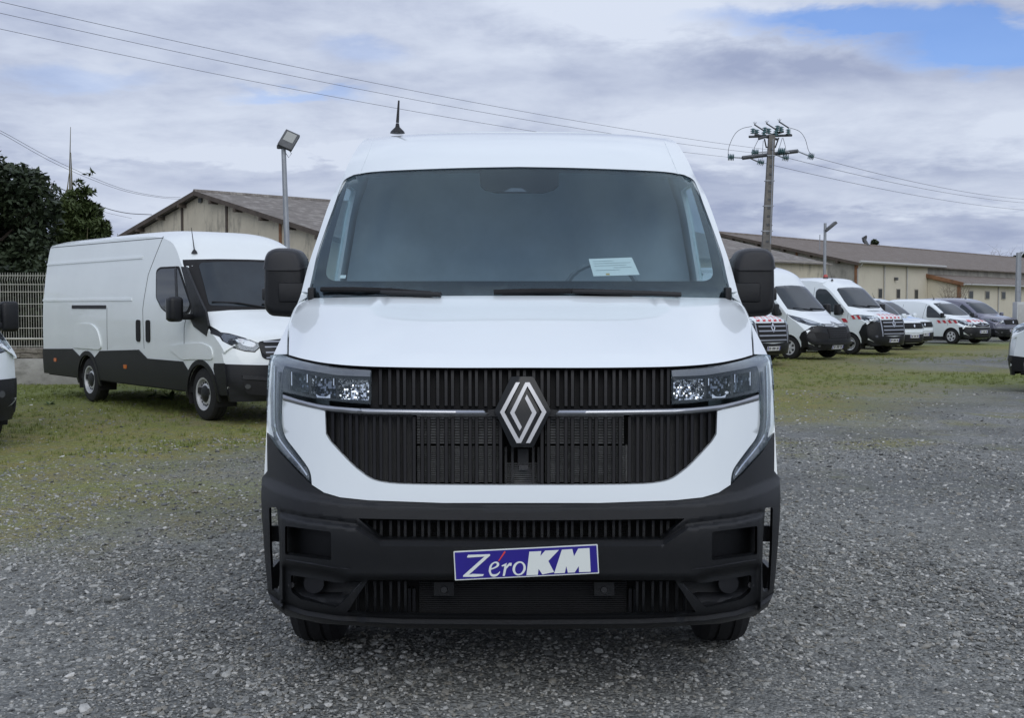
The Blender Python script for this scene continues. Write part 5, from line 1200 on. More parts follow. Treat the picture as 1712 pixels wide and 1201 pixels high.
# ------------------------------------------------------------ other vehicles
class Veh:
    """body from a centre-line profile (y back from the nose, z up, a = how far the edge is drawn in) and a half-width table"""
    def __init__(s, name, label, cat, loc, rot, prof, hw, wheels, wr, paint=WHITE2, zb=.36, group=None, p=4.0, archr=None, wstyle='steel'):
        s.t = thing(name, label, cat, loc, rot, group); s.hw = table(hw); s.zb = zb; s.paint = paint; s.pw = p
        Q = cr(prof, 5); s.Q = np.array(Q); d = np.gradient(s.Q[:, :2], axis=0); d /= np.linalg.norm(d, axis=1)[:, None]; s.n = np.stack([-d[:, 1], d[:, 0]], 1)
        ts = np.linspace(-1, 1, 25); ts = np.sign(ts)*np.abs(ts)**.8; V = []
        for (y, z, a), n in zip(s.Q, s.n):
            ze = z-n[1]*a
            for t in ts:
                o = a*abs(t)**p; zz = z-n[1]*o; V.append((t*float(s.hw(ze)), y-n[0]*o, zz))
        m = len(ts); k = len(s.Q); fs = [(i*m+j, i*m+j+1, (i+1)*m+j+1, (i+1)*m+j) for i in range(k-1) for j in range(m-1)]
        s.body = mk('body', V, fs, paint, s.t, True, 50)
        edge = [(y-n[0]*a, z-n[1]*a) for (y, z, a), n in zip(s.Q, s.n)]
        ar = archr or wr*1.2; bot = []
        for yc in sorted(wheels, reverse=True):
            bot += [(yc+ar*math.cos(q), max(zb, wr*.92+ar*math.sin(q))) for q in np.linspace(-.35, math.pi+.35, 17)]
        poly = [e for e in edge if e[1] >= zb-.02 or True]+bot; s.edge = edge
        for sg in (-1, 1):
            patch('side_panel', poly, s.sf(sg), paint, s.t, grid=.13, thick=.03, tv=(-sg, 0, 0), angle=50)
        L = max(e[0] for e in edge); s.L = L
        wmin = float(s.hw(.5))
        MB().box(-wmin+.03, wmin-.03, .45, L-.15, zb-.04, zb+.04).box(-wmin+.3, wmin-.3, .3, L-.2, zb-.08, wr*2+.15).build('underbody', MATTBLACK, s.t)
        for yc in wheels:
            for sg in (-1, 1):
                lm = MB(); r0 = ar-.012
                qs = np.linspace(-.30, math.pi+.30, 18); x0 = sg*(wmin-.004); x1 = sg*(wmin-.30); zc = wr*.92
                lv_ = [Vector((x, yc+r0*math.cos(q), zc+r0*math.sin(q))) for q in qs for x in (x0, x1)]; n = len(qs)
                lm.add(lv_, [(2*i, 2*i+1, 2*i+3, 2*i+2) for i in range(n-1)]+[tuple([2*i+1 for i in range(n)])]); lm.build('wheel_arch_liner', MATTBLACK, s.t)
        s.wheels = [wheel(s.t, sg*(wmin-.125), yc, wr, .215, sg, wstyle) for yc in wheels for sg in (-1, 1)]
        i = int(np.argmax(s.Q[:, 1])); zq = s.Q[:i+1, 1]; keep = [0]
        for j in range(1, i+1):
            if zq[j] > zq[keep[-1]]+1e-5: keep.append(j)
        s.cz = s.Q[keep, 1]; s.cy = s.Q[keep, 0]; s.ca = s.Q[keep, 2]; s.cn = s.n[keep]
    def ye(s, z):
        e = s.edge[:int(np.argmax(s.Q[:, 1]))]; return float(np.interp(z, [q[1] for q in e], [q[0] for q in e]))
    def bend(s, z0, z1, pts):
        'black corner of the bumper behind the rounded nose: follows the nose edge, then the given points'
        s.spatch('bumper_end', [(s.ye(z)-.012, z) for z in np.linspace(z1, z0, 8)]+pts, DUSTBLACK, .010, .02, grid=.06)
    def nose(s, zb, side, mid, off=.02, thick=.05):
        'black front bumper: right out to the corners; side = heights going up at the corner, mid = top edge towards the centre'
        L_ = [(-float(s.hw(z))*.995, z) for z in np.linspace(zb, side, 7)]+mid
        return s.fpatch('bumper', L_+[(-x, z) for x, z in L_[::-1] if abs(x) > 1e-6], DUSTBLACK, off, thick)
    def sf(s, sg, off=0.0): return lambda y, z: (sg*(s.hw(np.clip(z, 0, 9))+off), y, z)
    def front(s, x, z):
        x = np.asarray(x, float); z = np.asarray(z, float); zs = z.copy()
        for _ in range(14):
            a = np.interp(zs, s.cz, s.ca); nz = np.interp(zs, s.cz, s.cn[:, 1]); t = np.clip(np.abs(x)/s.hw(zs-nz*a), 0, 1.02); zs = .4*zs+.6*(z+nz*a*t**s.pw)
        a = np.interp(zs, s.cz, s.ca); ny = np.interp(zs, s.cz, s.cn[:, 0]); nz = np.interp(zs, s.cz, s.cn[:, 1]); t = np.clip(np.abs(x)/s.hw(zs-nz*a), 0, 1.02)
        return np.interp(zs, s.cz, s.cy)-ny*a*t**s.pw
    def ff(s, off=.006): return lambda x, z: (x, s.front(x, z)-off, z)
    def fpatch(s, name, poly, material, off=.008, thick=.03, parent=None, grid=.07, both=False):
        r = patch(name, poly, s.ff(off), material, parent or s.t, grid=grid, thick=thick, angle=45)
        if both: patch(name, [(-x, z) for x, z in poly], s.ff(off), material, parent or s.t, grid=grid, thick=thick, angle=45)
        return r
    def spatch(s, name, poly, material, off=.008, thick=.02, sides=(-1, 1), parent=None, grid=.12):
        for sg in sides: r = patch(name, poly, s.sf(sg, off), material, parent or s.t, grid=grid, thick=thick, tv=(-sg, 0, 0), angle=45)
        return r
    def world_ray(s, px, py):
        M = s.t.matrix_basis.inverted(); o = M @ Vector((0, 0, EYE)); d = (M.to_3x3() @ (at(px, py, 10.0)-Vector((0, 0, EYE)))).normalized(); return o, d
    def side_hit(s, px, py, sg=-1):
        "(y, z) where a sight line meets this vehicle's side"
        o, d = s.world_ray(px, py); x = sg*float(s.hw(1.0))
        for _ in range(8):
            k = (x-o.x)/d.x; q = o+d*k; x = sg*float(s.hw(min(3, max(0, q.z))))
        return (q.y, q.z)
    def front_hit(s, px, py):
        "(x, z) where a sight line meets this vehicle's front"
        o, d = s.world_ray(px, py); k0 = (-1.0-o.y)/d.y; ks = np.linspace(k0, k0+6, 700); P = np.array(o)[None]+np.array(d)[None]*ks[:, None]
        zc = np.clip(P[:, 2], s.cz[0], s.cz[-1]); ok = np.abs(P[:, 0]) <= s.hw(zc)*1.01
        f = P[:, 1]-s.front(np.clip(P[:, 0], -s.hw(zc), s.hw(zc)), zc); i = np.where(ok & (f >= 0))[0]
        i = i[0] if len(i) else int(np.argmin(np.abs(f)+np.where(ok, 0, 5))); return (float(P[i, 0]), float(P[i, 2]))
    def mirror(s, y, z, w=.2, h=.3, d=.16, reach=.26, sides=(-1, 1), cap=None):
        for sg in sides:
            x0 = float(s.hw(z)); cx = sg*(x0+reach-.02)
            b = MB().box(cx-w/2, cx+w/2, y-d/2, y+d/2, z-h/2, z+h/2).build('wing_mirror', cap or DUSTBLACK, s.t, bevel=min(w, h, d)*.3, seg=3)
            MB().box(min(sg*(x0-.05), cx), max(sg*(x0-.05), cx), y-.05, y+.06, z-h*.42, z-h*.18).build('mirror_arm', DUSTBLACK, b, bevel=.015)
            MB().box(cx-w*.4, cx+w*.4, y+d/2, y+d/2+.004, z-h*.42, z+h*.42).build('mirror_glass', SILVER, b)
    def aerial(s, x, y, z, h=.22):
        a = MB().lathe([(0, .001), (0, .045), (.03, .03), (.05, .012), (.05, .001)], 10, Matrix.Translation((x, y, z)) @ Matrix.Rotation(R(-90), 4, 'Y')).build('aerial', PLASTIC, s.t)
        MB().tube([(x, y, z+.03), (x, y+.09, z+h)], [.009, .004], 6).build('aerial_rod', PLASTIC, a)
    def seam(s, pts, sides=(-1, 1)):
        s.spatch('door_seam', stroke(pts, .010), SEAMGREY, .003, .006, sides)
    def plate(s, x, z, w=.52, h=.11):
        pl = s.fpatch('number_plate', [(x-w/2, z-h/2), (x+w/2, z-h/2), (x+w/2, z+h/2), (x-w/2, z+h/2)], PLATEWHITE, .035, .02)
        for sx in (-1, 1): s.fpatch('plate_band', [(x+sx*w*.49-.0, z-h*.45), (x+sx*w*.43, z-h*.45), (x+sx*w*.43, z+h*.45), (x+sx*w*.49, z+h*.45)][::1], PLATEBLUE, .037, .003, pl)
        rr = random.Random(int(x*100+z*1000+s.L*77)); u = x-w*.38; m = MB()
        for k in range(9):      # characters too small to read in the photograph: plain dark strokes
            if k in (2, 6): m.prism([(u+.004, z-.006), (u+.022, z-.006), (u+.022, z+.006), (u+.004, z+.006)], lambda a, b: Vector((a, float(s.front(a, b))-.0375, b)), lambda a, b: Vector((a, float(s.front(a, b))-.03, b)))
            else:
                for (a0, b0, a1, b1) in ((0, -.032, .010, .032), (.022, -.032, .032, .032), (.01, rr.choice((-.032, -.006, .022)), .022, rr.choice((-.022, .006, .032)))):
                    b0, b1 = min(b0, b1), max(b0, b1)
                    m.prism([(u+a0, z+b0), (u+a1, z+b0), (u+a1, z+b1+.002), (u+a0, z+b1+.002)], lambda a, b: Vector((a, float(s.front(a, b))-.0375, b)), lambda a, b: Vector((a, float(s.front(a, b))-.03, b)))
            u += .044
        m.build('plate_characters', MATTBLACK, pl, smooth=False)
    def wiper(s, pts):
        P = [Vector((x, float(s.front(x, z))-.03, z)) for x, z in pts]; MB().tube(P, .011, 5).build('wiper', MATTBLACK, s.t)
    def stripes(s, y0, y1, z0, z1, n, sides=(-1,), lean=.1, front=False):
        "red and white hazard film"
        pf = (lambda *a: s.fpatch(*a)) if front else (lambda nm, po, m_, off, th: s.spatch(nm, po, m_, off, th, sides))
        pf('hazard_film', [(y0, z0), (y1, z0), (y1, z1), (y0, z1)], WHITEFILM, .006, .006)
        st = (y1-y0)/n
        for k in range(n):
            a = y0+k*st; b = min(y1, a+st*.5); L_ = min(lean, st*.45)
            pf('hazard_stripe', [(a, z0), (b, z0), (min(y1, b+L_), z1), (min(y1, a+L_), z1)], RED, .008, .004)
def lozenge(s, x, z, r):
    q = [(x, z+r), (x+r*.68, z), (x, z-r), (x-r*.68, z)]
    b = s.fpatch('badge', [(x+(a-x)*1.15, z+(c-z)*1.12) for a, c in q], GLOSSBLACK, .022, .03)
    patch('lozenge', q, s.ff(.03), SILVER, b, holes=[[(x+(a-x)*.55, z+(c-z)*.58) for a, c in q]], grid=.05, thick=.01)
def headlamp(s, poly, both=True, inner=None):
    for sg in ((1, -1) if both else (1,)):
        p = [(x*sg, z) for x, z in poly]; c = (sum(a for a, b in p)/len(p), sum(b for a, b in p)/len(p))
        s.fpatch('lamp_surround', [(c[0]+(a-c[0])*1.07, c[1]+(b-c[1])*1.14) for a, b in p], GLOSSBLACK, .004, .03); h = s.fpatch('headlight', p, LAMPGREY, .007, .04); sc = lambda k, dx=0, dz=0: [(c[0]+(a-c[0])*k+dx, c[1]+(b-c[1])*k+dz) for a, b in p]
        s.fpatch('reflector', sc(.50, .05*sg), ALLOY, .010, .004, h); s.fpatch('lamp_bowl', [(c[0]-.10*sg+.045*math.cos(q), c[1]+.045*math.sin(q)) for q in np.linspace(0, 6, 9)], GLOSSBLACK, .012, .004, h)
        s.fpatch('lens', p, LENS, .018, .006, h)
BIGHW = [(.2, .93), (.4, .99), (.7, 1.02), (1.2, 1.025), (1.5, 1.01), (1.9, .975), (2.3, .91), (2.6, .86), (2.8, .80)]

# ---- long white van on the left, traced on its own side and front
def long_van():
    rot = R(40); c, s_ = math.cos(rot), math.sin(rot); P = ground_pt(338, 704); wy, wx = 1.0, 1.0
    loc = (P.x+wx*c+wy*s_, P.y+wx*s_-wy*c, 0)
    prof = [(.07, .29, .27), (.035, .34, .275), (.0, .50, .28), (.0, .72, .30), (.04, .95, .32), (.12, 1.12, .32), (.22, 1.20, .26), (.50, 1.32, .20), (.86, 1.46, .16), (.98, 1.54, .16), (1.20, 1.82, .17), (1.44, 2.12, .18), (1.50, 2.19, .18), (1.60, 2.28, .18), (1.82, 2.47, .17), (2.10, 2.585, .14), (2.6, 2.645, .11), (3.4, 2.67, .10), (5.5, 2.68, .10), (6.6, 2.68, .10), (6.9, 2.675, .10), (7.04, 2.66, .095), (7.11, 2.61, .085), (7.145, 2.52, .07), (7.16, 2.35, .06), (7.175, 2.0, .06), (7.20, 1.4, .05), (7.20, .40, .05)]
    hw = [(.2, .94), (.4, .99), (.7, 1.005), (1.2, 1.01), (1.5, 1.005), (1.9, .975), (2.3, .925), (2.55, .885), (2.7, .86)]
    v = Veh('long_van', 'long white high-roofed panel van with black lower sides, standing left of the middle van', 'van', loc, rot, prof, hw, [1.0, 5.1], .36, WHITE2, .40, wstyle='steel')
    S_ = lambda pts: [v.side_hit(*p) for p in pts]; Fh = lambda pts: [v.front_hit(*p) for p in pts]
    # black lower side between and behind the wheels, with a stepped top edge
    def clad(poly): v.spatch('side_cladding', poly, DUSTBLACK, .014, .02)
    ar = .36*1.2
    def arc(yc, a0, a1, k=1.06): return [(yc+ar*k*math.cos(q), .33+ar*k*math.sin(q)) for q in np.linspace(a0, a1, 12)]
    clad([(7.16, .38), (7.16, .80), (5.75, .84)]+arc(5.1, .95, .05)+[(5.6, .38)])
    clad(arc(5.1, math.pi-.05, 2.2)+[(4.55, .84), (3.05, .90), (2.75, .78), (1.55, .78)]+arc(1.0, .70, .05)+[(1.5, .38), (4.6, .38)])
    for yc in (1.0, 5.1): v.spatch('arch_lip', [(yc+ar*1.14*math.cos(q), .33+ar*1.14*math.sin(q)) for q in np.linspace(-.1, math.pi+.1, 20)]+[(yc+ar*.99*math.cos(q), .33+ar*.99*math.sin(q)) for q in np.linspace(math.pi+.1, -.1, 20)], DUSTBLACK, .022, .03)
    for y in (6.55, 3.55): v.spatch('side_marker', rnd([(y-.055, .60), (y+.055, .60), (y+.055, .66), (y-.055, .66)], .015), ORANGE, .022, .01)
    # seams, rail and pressed lines
    dz = 1.46
    v.spatch('slide_rail', [(4.30, 1.50), (5.75, 1.50), (5.75, 1.555), (4.30, 1.555)], DUSTBLACK, .010, .012)
    v.seam([(2.86, .92), (2.90, 1.50), (2.78, 2.0), (2.42, 2.54)]); v.seam([(1.52, .80), (1.50, 1.25), (1.42, 1.44)]); v.seam([(4.26, .86), (4.26, 1.52)]); v.seam([(2.42, 2.52), (7.1, 2.55)])
    v.seam([(2.78, .62), (1.9, .64), (1.7, .78)])
    for (y0, y1, z) in ((3.05, 7.1, 2.26), (3.3, 7.15, 1.64)): v.spatch('pressed_line', [(y0, z-.018), (y1, z-.018), (y1, z+.018), (y0, z+.018)], WHITE2, .012, .015)
    v.spatch('arch_bulge', rnd([(4.45, .86), (4.6, 1.16), (4.85, 1.26), (5.35, 1.26), (5.6, 1.16), (5.74, .86)], .15, 5), WHITE2, .022, .03)
    v.spatch('arch_bulge', rnd([(.62, .84), (.66, 1.00), (.95, 1.05), (1.6, 1.02), (1.95, .98), (1.95, .93), (1.55, .80), (1.30, .82)], .08, 4), WHITE2, .016, .03)
    # cab side window, split by a pillar; its black corner runs down to the headlamp
    win = S_([(261.5, 452), (268, 446.5), (300, 445), (322, 511), (316, 524), (283, 527), (270, 516), (261, 498)])
    v.spatch('window_rubber', rnd(win, .05), MATTBLACK, .005, .02)
    w2_ = [(sum(a for a, b in win)/len(win)+(p[0]-sum(a for a, b in win)/len(win))*.92, sum(b for a, b in win)/len(win)+(p[1]-sum(b for a, b in win)/len(win))*.92) for p in win]
    v.spatch('side_window', rnd(w2_, .05), DARKGLASS, .012, .012)
    v.spatch('window_pillar', S_([(293.5, 447), (296.5, 447), (301, 522), (297, 523)]), PLASTIC2, .018, .012)
    # windscreen and its black frame
    Z0, Z1 = 1.50, 2.17
    frame = [(-.985, 1.46), (-.975, 1.62), (-.965, 1.85), (-.935, 2.12), (-.915, 2.185), (-.5, 2.20), (0, 2.205)]
    v.fpatch('windscreen_frame', frame+[(-x, z) for x, z in frame[::-1][1:]]+[(.6, 1.49), (0, 1.50), (-.6, 1.49)], MATTBLACK, .006, .03)
    gl = [(-.84, 1.55), (-.83, 1.66), (-.80, 1.9), (-.78, 2.10), (-.74, 2.145), (-.4, 2.165), (0, 2.17)]
    v.fpatch('windscreen', rnd(gl+[(-x, z) for x, z in gl[::-1][1:]]+[(.5, 1.54), (0, 1.535), (-.5, 1.54)], .04), DARKGLASS, .014, .015)
    v.spatch('black_corner', S_([(304, 446), (312, 446), (345, 521), (350, 545), (346, 560), (346, 562), (325, 546), (318, 530), (322, 512)]), PLASTIC, .014, .03)
    v.wiper([(-.80, 1.60), (-.45, 1.585), (-.05, 1.52)]); v.wiper([(-.1, 1.57), (.35, 1.56), (.6, 1.50)])
    v.mirror(1.28, 1.50, .20, .34, .19, .26)
    # headlamp wrapping round the corner, black strip to the grille
    lampp = Fh([(364, 557), (385, 559.5), (410, 566.5), (431, 574), (433, 580), (424, 587.5), (408, 586), (390, 581), (374, 571)])
    headlamp(v, lampp)
    v.fpatch('grille', rnd([(-.62, 1.08), (0, 1.14), (.62, 1.08), (.60, .86), (.2, .78), (-.2, .78), (-.60, .86)], .05), GLOSSBLACK, .010, .03)
    for z in (.86, .93, 1.0, 1.07): v.fpatch('grille_bar', [(-.55, z), (.55, z), (.55, z+.018), (-.55, z+.018)], CHROME, .018, .01)
    for pts in (Fh([(347, 543), (363, 552), (372, 558.5), (366, 563), (347, 558)]), Fh([(431, 573.5), (445, 579), (462, 585), (478, 588), (480, 603), (458, 603), (437, 590), (434, 582)])): v.fpatch('lamp_strip', pts, PLASTIC, .016, .03, both=True)
    b = v.nose(.30, .79, [(-.60, .775), (0, .765)], .03)
    v.fpatch('air_intake', rnd([(-.80, .40), (-.45, .36), (-.35, .56), (-.72, .62), (-.86, .56)], .03), MATTBLACK, .036, .01, b, both=True)
    v.fpatch('bumper_bar', [(-.86, .60), (-.40, .56), (-.40, .60), (-.86, .65)], PLASTIC2, .05, .02, b, both=True)
    v.fpatch('fog_lamp', [(-.80+.032*math.cos(q), .50+.032*math.sin(q)) for q in np.linspace(0, 6.0, 12)], LAMPGREY, .045, .02, b, both=True)
    v.plate(0, .52)
    v.bend(.38, .80, [(.54, .38), (.56, .55), (.62, .72), (.60, .79)])
    v.spatch('door_handle', rnd([(2.63, 1.02), (2.77, 1.02), (2.77, 1.34), (2.63, 1.34)], .05), MATTBLACK, .016, .02); v.spatch('door_handle', rnd([(2.98, 1.02), (3.12, 1.02), (3.12, 1.34), (2.98, 1.34)], .05), MATTBLACK, .016, .02)
    v.spatch('fuel_flap', rnd([(2.35, 1.0), (2.75, 1.0), (2.75, .99), (2.35, .99)], .002), MATTBLACK, .004, .006, sides=(1,))
    v.aerial(-.75, float(v.front(-.75, 2.28)), 2.28, .36)
    return v
LV = long_van()

# ---- generic full-size vans of the row on the right
def place(px, v, wx, wy, rot):
    P = ground_pt(px, v); c, s_ = math.cos(rot), math.sin(rot); return (P.x+wx*c+wy*s_, P.y+wx*s_-wy*c, 0)
def big_van(name, label, loc, rot, kind, group, roof='high', beacon=False, stripes=True, wstyle='cover', aer=True, lamp=None, btop=None):
    H = 2.74 if roof == 'high' else 2.47
    if kind == 'sloped':       # short sloping bonnet, big black bumper
        prof = [(.07, .27, .32), (.035, .32, .33), (.0, .48, .33), (.0, .66, .36), (.05, .90, .38), (.12, 1.02, .36), (.28, 1.10, .28), (.60, 1.25, .20), (.82, 1.35, .17), (1.10, 1.62, .18), (1.40, 1.92, .19), (1.58, 2.10, .19), (1.64, 2.16, .19)]
        y0 = 2.5 if roof == 'high' else 2.25
    else:                      # taller blunt nose
        prof = [(.07, .28, .31), (.035, .33, .32), (.0, .50, .32), (.0, .72, .34), (.03, .95, .35), (.08, 1.14, .34), (.20, 1.24, .28), (.55, 1.34, .21), (.84, 1.43, .17), (1.08, 1.67, .18), (1.36, 1.95, .19), (1.52, 2.10, .19), (1.58, 2.15, .19)]
        y0 = 2.5 if roof == 'high' else 2.15
    prof += [(1.70, 2.24, .19), (1.95, 2.24+(H-2.24)*.55, .17), (y0-.1, H-.05, .14), (y0+.4, H-.005, .11), (4.0, H, .10), (5.0, H, .10), (5.3, H-.01, .10), (5.42, H-.04, .09), (5.47, H-.11, .08), (5.50, H-.25, .06), (5.53, 1.6, .05), (5.55, .42, .05)]
    v = Veh(name, label, 'van', loc, rot, prof, BIGHW, [.96, 4.55], .34, WHITE, .36, group, wstyle=wstyle)
    zc = 1.37 if kind == 'sloped' else 1.45
    gl = [(-.90, zc+.08), (-.88, zc+.25), (-.82, 1.95), (-.79, 2.06), (-.70, 2.115), (-.35, 2.14), (0, 2.15)]
    v.fpatch('windscreen', gl+[(-x, z) for x, z in gl[::-1][1:]]+[(.55, zc+.02), (0, zc+.01), (-.55, zc+.02)], DARKGLASS, .010, .02)
    v.wiper([(-.75, zc+.11), (-.3, zc+.08), (.0, zc+.05)]); v.wiper([(-.05, zc+.10), (.4, zc+.08), (.7, zc+.06)])
    win = [(v.ye(1.36)+.14, 1.36), (2.25, 1.40), (2.28, 2.02), (2.18, 2.10)]+[(v.ye(z)+.10, z) for z in np.linspace(2.08, 1.42, 8)]
    v.spatch('side_window', rnd(win, .07), DARKGLASS, .008, .02)
    v.spatch('window_rubber', rnd([(win[0][0], win[0][1]-.03), (win[1][0]+.03, win[1][1]-.03), (win[1][0]+.03, win[1][1]), (win[0][0], win[0][1])], .004), MATTBLACK, .010, .02)
    v.mirror(1.25, 1.42, .20, .36, .16, .25)
    for pts in ([(2.36, .45), (2.38, 1.4), (2.34, 2.15)], [(1.05, .98), (1.0, 1.32)], [(3.6, .5), (3.6, 2.2)]): v.seam(pts)
    v.spatch('side_moulding', [(1.45, .56), (4.05, .56), (4.05, .74), (1.45, .70)], DUSTBLACK, .014, .02)
    v.spatch('door_handle', rnd([(2.12, 1.12), (2.30, 1.12), (2.30, 1.18), (2.12, 1.18)], .02), DUSTBLACK, .02, .02)
    if kind == 'sloped':
        bp = v.nose(.275, .84, [(-.84, .96), (-.62, .98), (-.45, .95), (0, .93)])
        v.bend(.36, .84, [(.52, .36), (.52, .52), (.58, .64), (.50, .78)])
        v.fpatch('bumper_step', [(-.95, .46), (0, .42), (.95, .46), (.95, .52), (0, .49), (-.95, .52)], PLASTIC2, .07, .06, bp)
        v.fpatch('air_intake', [(-.82, .62), (-.48, .58), (-.42, .74), (-.70, .80), (-.86, .78)], MATTBLACK, .026, .01, bp, both=True)
        g = v.fpatch('grille', [(-.42, .62), (.42, .62), (.46, .90), (-.46, .90)], MATTBLACK, .03, .02)
        for k in range(4): v.fpatch('grille_bar', [(-.40, .65+k*.06), (.40, .65+k*.06), (.41, .665+k*.06), (-.41, .665+k*.06)], PLASTIC2, .036, .01, g)
        headlamp(v, [v.front_hit(*q) for q in lamp] if lamp else [(-1.0, 1.27), (-.90, 1.23), (-.64, 1.10), (-.47, 1.0), (-.70, .985), (-.86, 1.0), (-.98, 1.09)])
        # double chevron badge with bright bars to both sides
        for dz in (0, .06):
            v.fpatch('bright_bar', [(-.52, .955+dz), (-.14, .945+dz), (0, 1.01+dz), (.14, .945+dz), (.52, .955+dz), (.52, .98+dz), (.13, .972+dz), (0, 1.04+dz), (-.13, .972+dz), (-.52, .98+dz)], CHROME, .034, .02)
        v.plate(0, .36)
        v.fpatch('fog_lamp', [(-.74+.035*math.cos(q), .40+.035*math.sin(q)) for q in np.linspace(0, 6, 10)], LAMPGREY, .03, .02, bp, both=True)
    else:
        bp = v.nose(.285, btop or 1.02, [(-.62, btop), (-.58, .58), (0, .56)] if btop else [(-.93, 1.05), (-.62, 1.02), (-.58, .60), (0, .56)])
        v.bend(.36, btop or 1.02, [(.52, .36), (.52, .52)]+([(.56, btop-.02)] if btop else [(.60, .70), (.48, .92)]))
        g = v.fpatch('grille', [(-.56, .60), (.56, .60), (.60, 1.10), (-.60, 1.10)], MATTBLACK, .022, .02)
        for k in range(4): v.fpatch('grille_bar', [(-.55, .64+k*.12), (.55, .64+k*.12), (.56, .675+k*.12), (-.56, .675+k*.12)], CHROME, .034, .02, g)
        v.fpatch('grille_frame', [(-.58, .58), (-.62, 1.08), (-.66, 1.08), (-.62, .58)], CHROME, .03, .02, g, both=True)
        lozenge(v, 0, .98, .125)
        headlamp(v, [v.front_hit(*q) for q in lamp] if lamp else [(-1.0, 1.24), (-.90, 1.25), (-.64, 1.20), (-.62, 1.05), (-.82, 1.04), (-.99, 1.08)])
        v.plate(0, .44)
        v.fpatch('fog_lamp', [(-.80+.04*math.cos(q), .58+.04*math.sin(q)) for q in np.linspace(0, 6, 10)], LAMPGREY, .03, .02, bp, both=True)
        if stripes:
            v.stripes(1.00, 2.30, 1.02, 1.14, 4, (-1, 1)); v.stripes(.52, .92, 1.12, 1.24, 2, (-1, 1)); v.stripes(-.56, .56, 1.14, 1.28, 5, front=True)
    if aer: v.aerial(-.55, 1.95, 2.36 if roof == 'high' else 2.36, .30)
    if beacon:
        bc = MB().lathe([(0, .001), (0, .09), (.03, .09), (.03, .001)], 14, Matrix.Translation((-.35, 2.35, H-.02)) @ Matrix.Rotation(R(-90), 4, 'Y')).build('beacon', PLASTIC, v.t)
        MB().lathe([(.03, .001), (.03, .075), (.09, .07), (.12, .045), (.12, .001)], 14, Matrix.Translation((-.35, 2.35, H-.02)) @ Matrix.Rotation(R(-90), 4, 'Y')).build('beacon_dome', REDLAMP, bc)
    return v
GR = 'vans parked in a row before the right warehouse'
r40 = R(40)
big_van('parked_van', 'white high-roofed van with sloping bonnet, big black bumper and silver wheel covers', place(1322, 601, .90, .96, r40), r40, 'sloped', GR, 'high')
big_van('parked_van', 'white van nose with barred chrome grille, half hidden by the middle van mirror', place(1206, 611, .90, .96, r40), r40, 'blunt', GR, 'mid')
big_van('parked_van', 'white van with orange roof beacon and red and white hazard stripes on its side', place(1423, 592.5, .90, .96, r40), r40, 'blunt', GR, 'mid', beacon=True, wstyle='steel')
SMALLHW = [(.2, .84), (.4, .89), (.7, .91), (1.0, .905), (1.2, .88), (1.5, .80), (1.75, .70), (1.9, .62)]
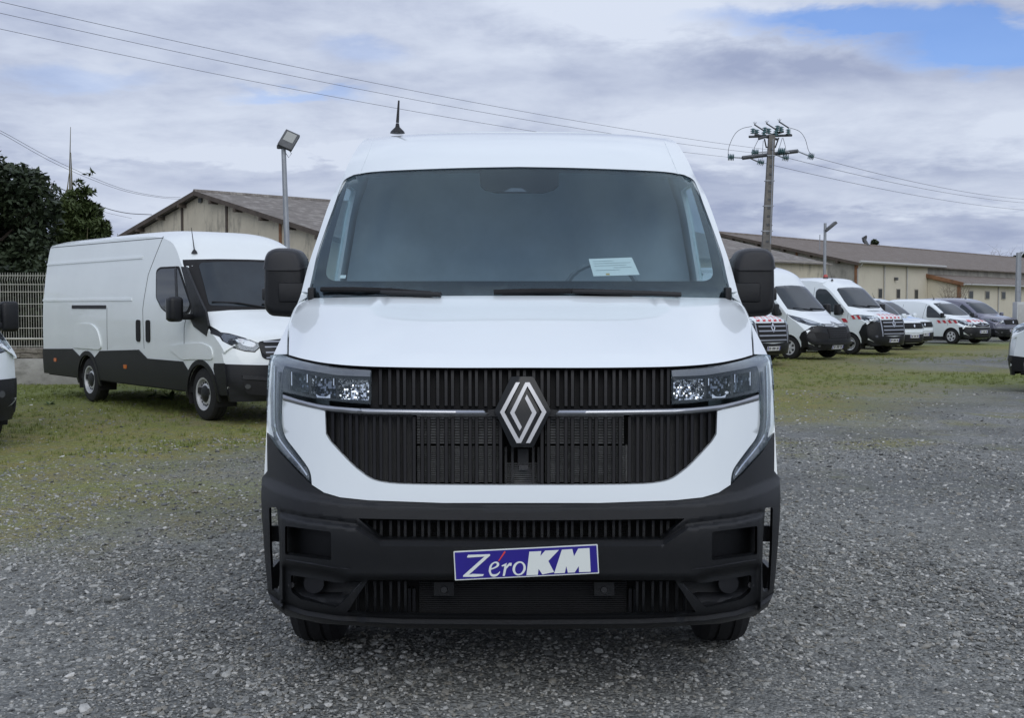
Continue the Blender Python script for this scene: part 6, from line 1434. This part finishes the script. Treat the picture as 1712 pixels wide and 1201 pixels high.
def small_van(name, label, loc, rot, paint, group, H=1.82, L=4.35, kind='rounded', stripes=False, wstyle='alloy', glassside=False, blackb=True):
    k = H/1.82
    prof = [(.07, .22, .34), (.03, .27, .35), (.0, .42, .36), (.0, .58, .38), (.05, .78, .38), (.14, .90, .34), (.40, .99, .25), (.80, 1.08, .18), (.98, 1.14, .16), (1.28, 1.38*k, .16), (1.62, 1.60*k, .16), (1.80, 1.68*k, .15), (2.1, 1.765*k, .13), (2.6, 1.815*k, .11), (3.5, H, .10), (L-.4, H-.01, .10), (L-.22, H-.04, .10), (L-.12, H-.10, .09), (L-.08, H-.22, .07), (L-.02, 1.1, .06), (L, .35, .06)]
    if kind == 'upright': prof = [(.07, .22, .32), (.03, .27, .33), (.0, .42, .34), (.0, .66, .36), (.03, .86, .36), (.10, .98, .32), (.40, 1.06, .24), (.82, 1.13, .18), (1.0, 1.18, .16)]+prof[9:]
    v = Veh(name, label, 'van', loc, rot, prof, SMALLHW, [.86, .86+2.78], .315, paint, .26, group, wstyle=wstyle)
    zc = prof[8][1]
    gl = [(-.80, zc+.06), (-.76, 1.38*k), (-.69, 1.58*k), (-.63, 1.645*k), (-.3, 1.67*k), (0, 1.675*k)]
    v.fpatch('windscreen', gl+[(-x, z) for x, z in gl[::-1][1:]]+[(.5, zc+.02), (0, zc+.01), (-.5, zc+.02)], DARKGLASS, .010, .02)
    win = rnd([(v.ye(1.05)+.14, 1.05), (2.0, 1.06), (2.05, 1.50*k), (1.95, 1.57*k)]+[(v.ye(z)+.09, z) for z in np.linspace(1.55*k, 1.10, 6)], .07)
    v.spatch('side_window', win, DARKGLASS, .008, .02)
    v.mirror(1.18, 1.16, .16, .19, .12, .16, cap=paint if kind == 'upright' else DUSTBLACK)
    for pts in ([(2.14, .35), (2.18, 1.1), (2.10, 1.6*k)], [(1.02, .75), (1.0, 1.08)], [(3.2, .4), (3.2, 1.6*k)]): v.seam(pts)
    v.spatch('door_handle', rnd([(1.92, .94), (2.08, .94), (2.08, .99), (1.92, .99)], .02), paint, .02, .02)
    top = .70 if kind == 'rounded' else .56
    bp = v.nose(.235, top, [(-.5, top-.02), (0, top-.03)])
    v.bend(.28, top, [(.48, .30), (.47, .45), (.50, top-.02)])
    v.fpatch('air_intake', [(-.5, .30), (.5, .30), (.45, .42), (-.45, .42)], MATTBLACK, .026, .01, bp)
    v.fpatch('fog_lamp', [(-.68+.035*math.cos(q), .40+.035*math.sin(q)) for q in np.linspace(0, 6, 10)], LAMPGREY, .03, .02, bp, both=True)
    if kind == 'rounded':
        headlamp(v, [(-.88, .98), (-.80, 1.0), (-.56, .90), (-.46, .80), (-.62, .72), (-.82, .78)])
        g = v.fpatch('grille', [(-.44, .70), (.44, .70), (.50, .80), (.1, .86), (-.1, .86), (-.50, .80)], MATTBLACK, .022, .02)
        v.fpatch('grille_bar', [(-.52, .80), (-.1, .74), (.1, .74), (.52, .80), (.52, .825), (.1, .765), (-.1, .765), (-.52, .825)], CHROME, .034, .02, g)
        lozenge(v, 0, .82, .085)
    else:
        headlamp(v, [(-.88, .96), (-.78, .97), (-.56, .94), (-.54, .80), (-.70, .78), (-.85, .84)])
        g = v.fpatch('grille', [(-.52, .74), (.52, .74), (.54, .94), (-.54, .94)], MATTBLACK, .022, .02)
        for q in range(4): v.fpatch('grille_bar', [(-.5, .765+q*.045), (.5, .765+q*.045), (.5, .775+q*.045), (-.5, .775+q*.045)], PLASTIC2, .028, .01, g)
        # small upright animal badge: a plain bright shape
        v.fpatch('badge', [(-.03, .79), (.02, .79), (.03, .84), (.05, .86), (.0, .90), (-.03, .87), (-.05, .83)], SILVER, .034, .015)
        v.fpatch('bright_strip', [(-.86, .60), (.86, .60), (.86, .63), (-.86, .63)], CHROME if paint is GREYCAR else paint, .024, .02)
    v.plate(0, .50 if kind == 'rounded' else .47)
    if stripes: v.stripes(.55, 1.55, .84, .96, 4, (-1, 1)); v.stripes(-.62, .62, .90, .98, 5, front=True)
    v.aerial(0, 2.3, 1.80*k, .22)
    return v
r38 = R(38)
small_van('parked_van', 'white compact van with upright nose and black grille, just right of the beacon van', place(1470, 584.5, .80, .86, R(36)), R(36), WHITE, GR, 1.90, 4.6, 'upright')
small_van('parked_van', 'white compact van mostly hidden between the black-grilled one and the striped one', place(1491, 580, .80, .86, R(36)), R(36), WHITE, GR, 1.84, 4.35, 'upright')
small_van('parked_van', 'small white van with short side stripes and silver alloy wheel, left of the grey van', place(1592, 575.5, .80, .86, R(36)), R(36), WHITE, GR, 1.82, 4.3, 'rounded', stripes=True)
small_van('parked_van', 'dark purplish grey van at the right end of the parked row', place(1645, 571, .80, .86, R(36)), R(36), GREYCAR, GR, 1.88, 4.5, 'upright')
# ---- vans cut off by the frame
lv = big_van('parked_van', 'white van cut off by the left edge, its mirror and black bumper corner showing', (-6.12, 12.45, 0), r40, 'blunt', None, 'mid', stripes=False, aer=False, btop=.74)
rv = big_van('parked_van', 'white van cut off by the right edge, only its front wing and wheel showing', place(1756, 657, -.9, .96, R(219)), R(219), 'blunt', None, 'mid', stripes=False, aer=False, btop=.64)
